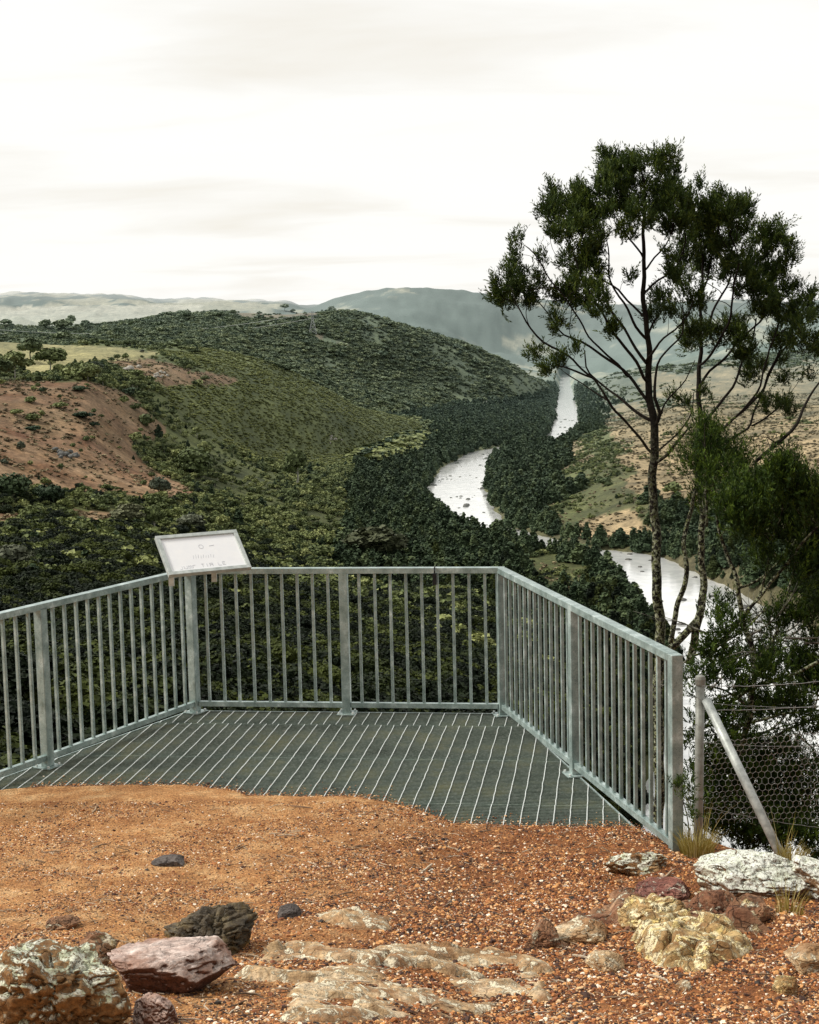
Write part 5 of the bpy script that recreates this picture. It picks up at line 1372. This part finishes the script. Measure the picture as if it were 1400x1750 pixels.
bl3 = [(1290,845,46,36),(1330,815,36,28),(1350,850,50,40),(1385,870,40,60),(1245,870,26,30),(1320,905,60,36),(1270,900,34,24),(1395,940,30,50),(1360,970,36,30),(1310,960,30,20),(1385,1010,28,24),(1320,1075,24,18),(1385,1165,34,36),(1370,1140,40,20),(1350,1060,40,22),
 (1215,1110,30,30),(1240,1135,30,28),(1255,1080,20,16),(1190,1150,14,14),(1205,1180,12,10),(1290,1225,44,22),(1325,1215,30,20),(1240,1275,34,24),(1310,1280,44,26),(1350,1290,30,24),(1270,1330,56,34),(1330,1340,50,40),(1230,1350,34,40),(1290,1390,60,36),(1370,1400,30,40),(1345,1430,40,24),(1240,1410,36,36),(1385,1310,18,20),(1180,1260,12,30),(1183,1320,10,20),(1215,1230,26,26),(1300,1130,30,24),(1235,1050,22,18),(1320,1150,36,24),(1380,1240,30,26),(1395,1080,20,40),(1225,1310,26,30),(1300,1440,60,26),(1210,1390,22,40),(1260,1170,30,24),(1350,1200,36,26),(1290,1300,50,30),(1370,1340,30,36),(1240,1230,26,30),(1330,1400,50,36),(1385,1450,30,30),(1220,1160,18,20),(1390,1040,24,30)]
build_tree('sprawling_bush', 'dense sprawling bush with bare crossing branches behind the wire fence at the right edge', sk3, bl3, 10.9, 303, M_LEAF2, 'trees beside the lookout', per_tip=18, per_node=3, natt=4000, light=.02, cat='bush', bark=M_BARK, length=(.05,.11))
sk4 = [B([(1208,900,0,7),(1208,840,0,6),(1206,780,0,5),(1205,745,0,3)], False)]
bl4 = [(1200,755,22,26),(1215,780,28,30),(1200,800,24,34),(1222,820,22,30),(1205,850,20,26),(1252,778,22,24),(1258,800,18,26),(1172,792,14,10),(1240,820,18,18),(1205,735,16,14)]
build_tree('leafy_sapling', 'bright green sapling top in front of the second tree trunk', sk4, bl4, 11.6, 404, M_LEAF2, 'trees beside the lookout', per_tip=16, per_node=6, natt=450, light=.12, cat='bush')
sk5 = [B([(1178,1430,0,4),(1172,1390,0,3),(1166,1350,0,2)], False)]
build_tree('green_shoot', 'small green shoot growing between the railing end post and the fence post', sk5, [(1160,1345,14,17),(1176,1352,14,18),(1168,1368,12,14),(1180,1380,8,12)], 8.22, 505, M_LEAF2, None, per_tip=14, per_node=5, natt=120, light=.08, cat='plant', length=(.03,.06), leaf=.022, width=.002, spread=.02)

# bare tangle of dead twigs over the river glare
def dead_twigs(name, label, box_, n, seed, depth):
    rng = np.random.default_rng(seed); mb = MB(); x0, y0, x1, y1 = box_
    for i in range(n):
        x, y = rng.uniform(x0, x1), rng.uniform(y0, y1); a = rng.uniform(-.9, .5) + (math.pi if rng.random() < .25 else 0); L = rng.uniform(50, 150); pts = []; rs = []; dz = rng.normal()*.35; c = rng.normal()*.5
        for k in range(8):
            t = k/7; xx_ = x+math.cos(a+c*t)*L*t; yy_ = y+math.sin(a+c*t)*L*t; pts.append(at(xx_, yy_, depth+dz+.25*t*rng.normal()*.2)); rs.append((.0065*(1-t)+.002)*rng.uniform(.8, 1.2))
        mb.tube(pts, rs, 5)
        for q in range(3):
            j = rng.integers(1, 6); p = pts[j]; d = (pts[j+1]-pts[j]).normalized(); s = Vector(rng.normal(size=3)).normalized(); L2 = rng.uniform(.08, .25)
            mb.tube([p, p+(d+s*.6)*L2*.5, p+(d+s*.8+Vector((0, 0, .2)))*L2], [.003, .002, .0012], 4)
    g = at((x0+x1)/2, y1, depth); o = mb.build(name, M_TWIG, None, True); tag(o, label, 'branches'); return o
dead_twigs('dead_branches', 'tangle of bare dead branches behind the top wires of the fence', (1190,1050,1400,1300), 60, 7, 11.6)




# ------------------------------------------------------------------ camera, light, world
cam = bpy.data.cameras.new('camera'); co = bpy.data.objects.new('camera', cam); COL.objects.link(co)
cam.sensor_fit = 'HORIZONTAL'; cam.sensor_width = 36; cam.lens = F/1400*36
cam.clip_start = 0.05; cam.clip_end = 30000
co.matrix_world = Matrix.Translation((0, 0, EYE)) @ Matrix.Rotation(math.pi/2-PITCH, 4, 'X') @ Matrix.Rotation(-ROLL, 4, 'Z')
scene.camera = co

SUN_DIR = Vector((-0.72, -0.02, 0.70)).normalized()      # towards the sun
sd = bpy.data.lights.new('sun', 'SUN'); sd.energy = 3.1; sd.angle = math.radians(14); sd.color = (1, .95, .86)
so = bpy.data.objects.new('sun', sd); COL.objects.link(so)
so.rotation_euler = SUN_DIR.to_track_quat('Z', 'Y').to_euler()

w = bpy.data.worlds.new('World'); scene.world = w; w.use_nodes = True
nt = w.node_tree; nt.nodes.clear(); nb = NB(nt)
out = nb.n('ShaderNodeOutputWorld'); sky = nb.n('ShaderNodeTexSky'); sky.sky_type = 'NISHITA'; sky.sun_disc = False
sky.sun_elevation = math.asin(SUN_DIR.z); sky.sun_rotation = math.atan2(SUN_DIR.x, SUN_DIR.y)
sky.air_density = 1.0; sky.dust_density = 3.0
bg1 = nb.n('ShaderNodeBackground'); nt.links.new(sky.outputs[0], bg1.inputs[0]); bg1.inputs[1].default_value = 0.10
tc = nb.n('ShaderNodeTexCoord').outputs['Generated']
sep = nb.n('ShaderNodeSeparateXYZ'); nt.links.new(tc, sep.inputs[0])
# cloud sheet seen in perspective: divide by height
zz = nb.math('ADD', nb.math('MAXIMUM', sep.outputs[2], 0.0), 0.12)
cx = nb.math('DIVIDE', sep.outputs[0], zz); cy = nb.math('DIVIDE', sep.outputs[1], zz)
cmb = nb.n('ShaderNodeCombineXYZ'); nt.links.new(cx, cmb.inputs[0]); nt.links.new(cy, cmb.inputs[1])
cl = nb.noise(nb.mapv(cmb.outputs[0], (1.0, 2.0, 1)), .85, 5, .5, .5)
ccol = nb.ramp(cl, [(.26, (.87, .835, .76)), (.40, (.93, .91, .86)), (.50, (.985, .975, .94)), (.8, (1, .992, .96))])
# the overcast is brightest ahead over the valley and on the left, duller behind the lookout, dark below the horizon
yl = nb.math('ADD', nb.math('MULTIPLY', sep.outputs[1], .8), nb.math('MULTIPLY', sep.outputs[0], -.45))
glow = nb.ramp(nb.math('ADD', nb.math('MULTIPLY', yl, .5), .5), [(.05, .42), (.45, .78), (.68, 1.0)])
ccol = nb.mix(1.0, ccol, glow, 'MULTIPLY')
ccol = nb.mix(nb.ramp(nb.math('ADD', nb.math('MULTIPLY', sep.outputs[2], 2.0), .5), [(.30, 1.0), (.47, 0.0)]), ccol, (.07, .065, .05))
bg2 = nb.n('ShaderNodeBackground'); nt.links.new(ccol, bg2.inputs[0]); bg2.inputs[1].default_value = 1.09
mx = nb.n('ShaderNodeMixShader'); mx.inputs[0].default_value = 0.94
nt.links.new(bg1.outputs[0], mx.inputs[1]); nt.links.new(bg2.outputs[0], mx.inputs[2]); nt.links.new(mx.outputs[0], out.inputs[0])

scene.view_settings.view_transform = 'Standard'; scene.view_settings.look = 'None'
scene.view_settings.exposure = 0; scene.view_settings.gamma = 1
scene.cycles.use_denoising = True
scene.cycles.max_bounces = 5; scene.cycles.diffuse_bounces = 2; scene.cycles.glossy_bounces = 3; scene.cycles.transparent_max_bounces = 8
scene.cycles.use_adaptive_sampling = True
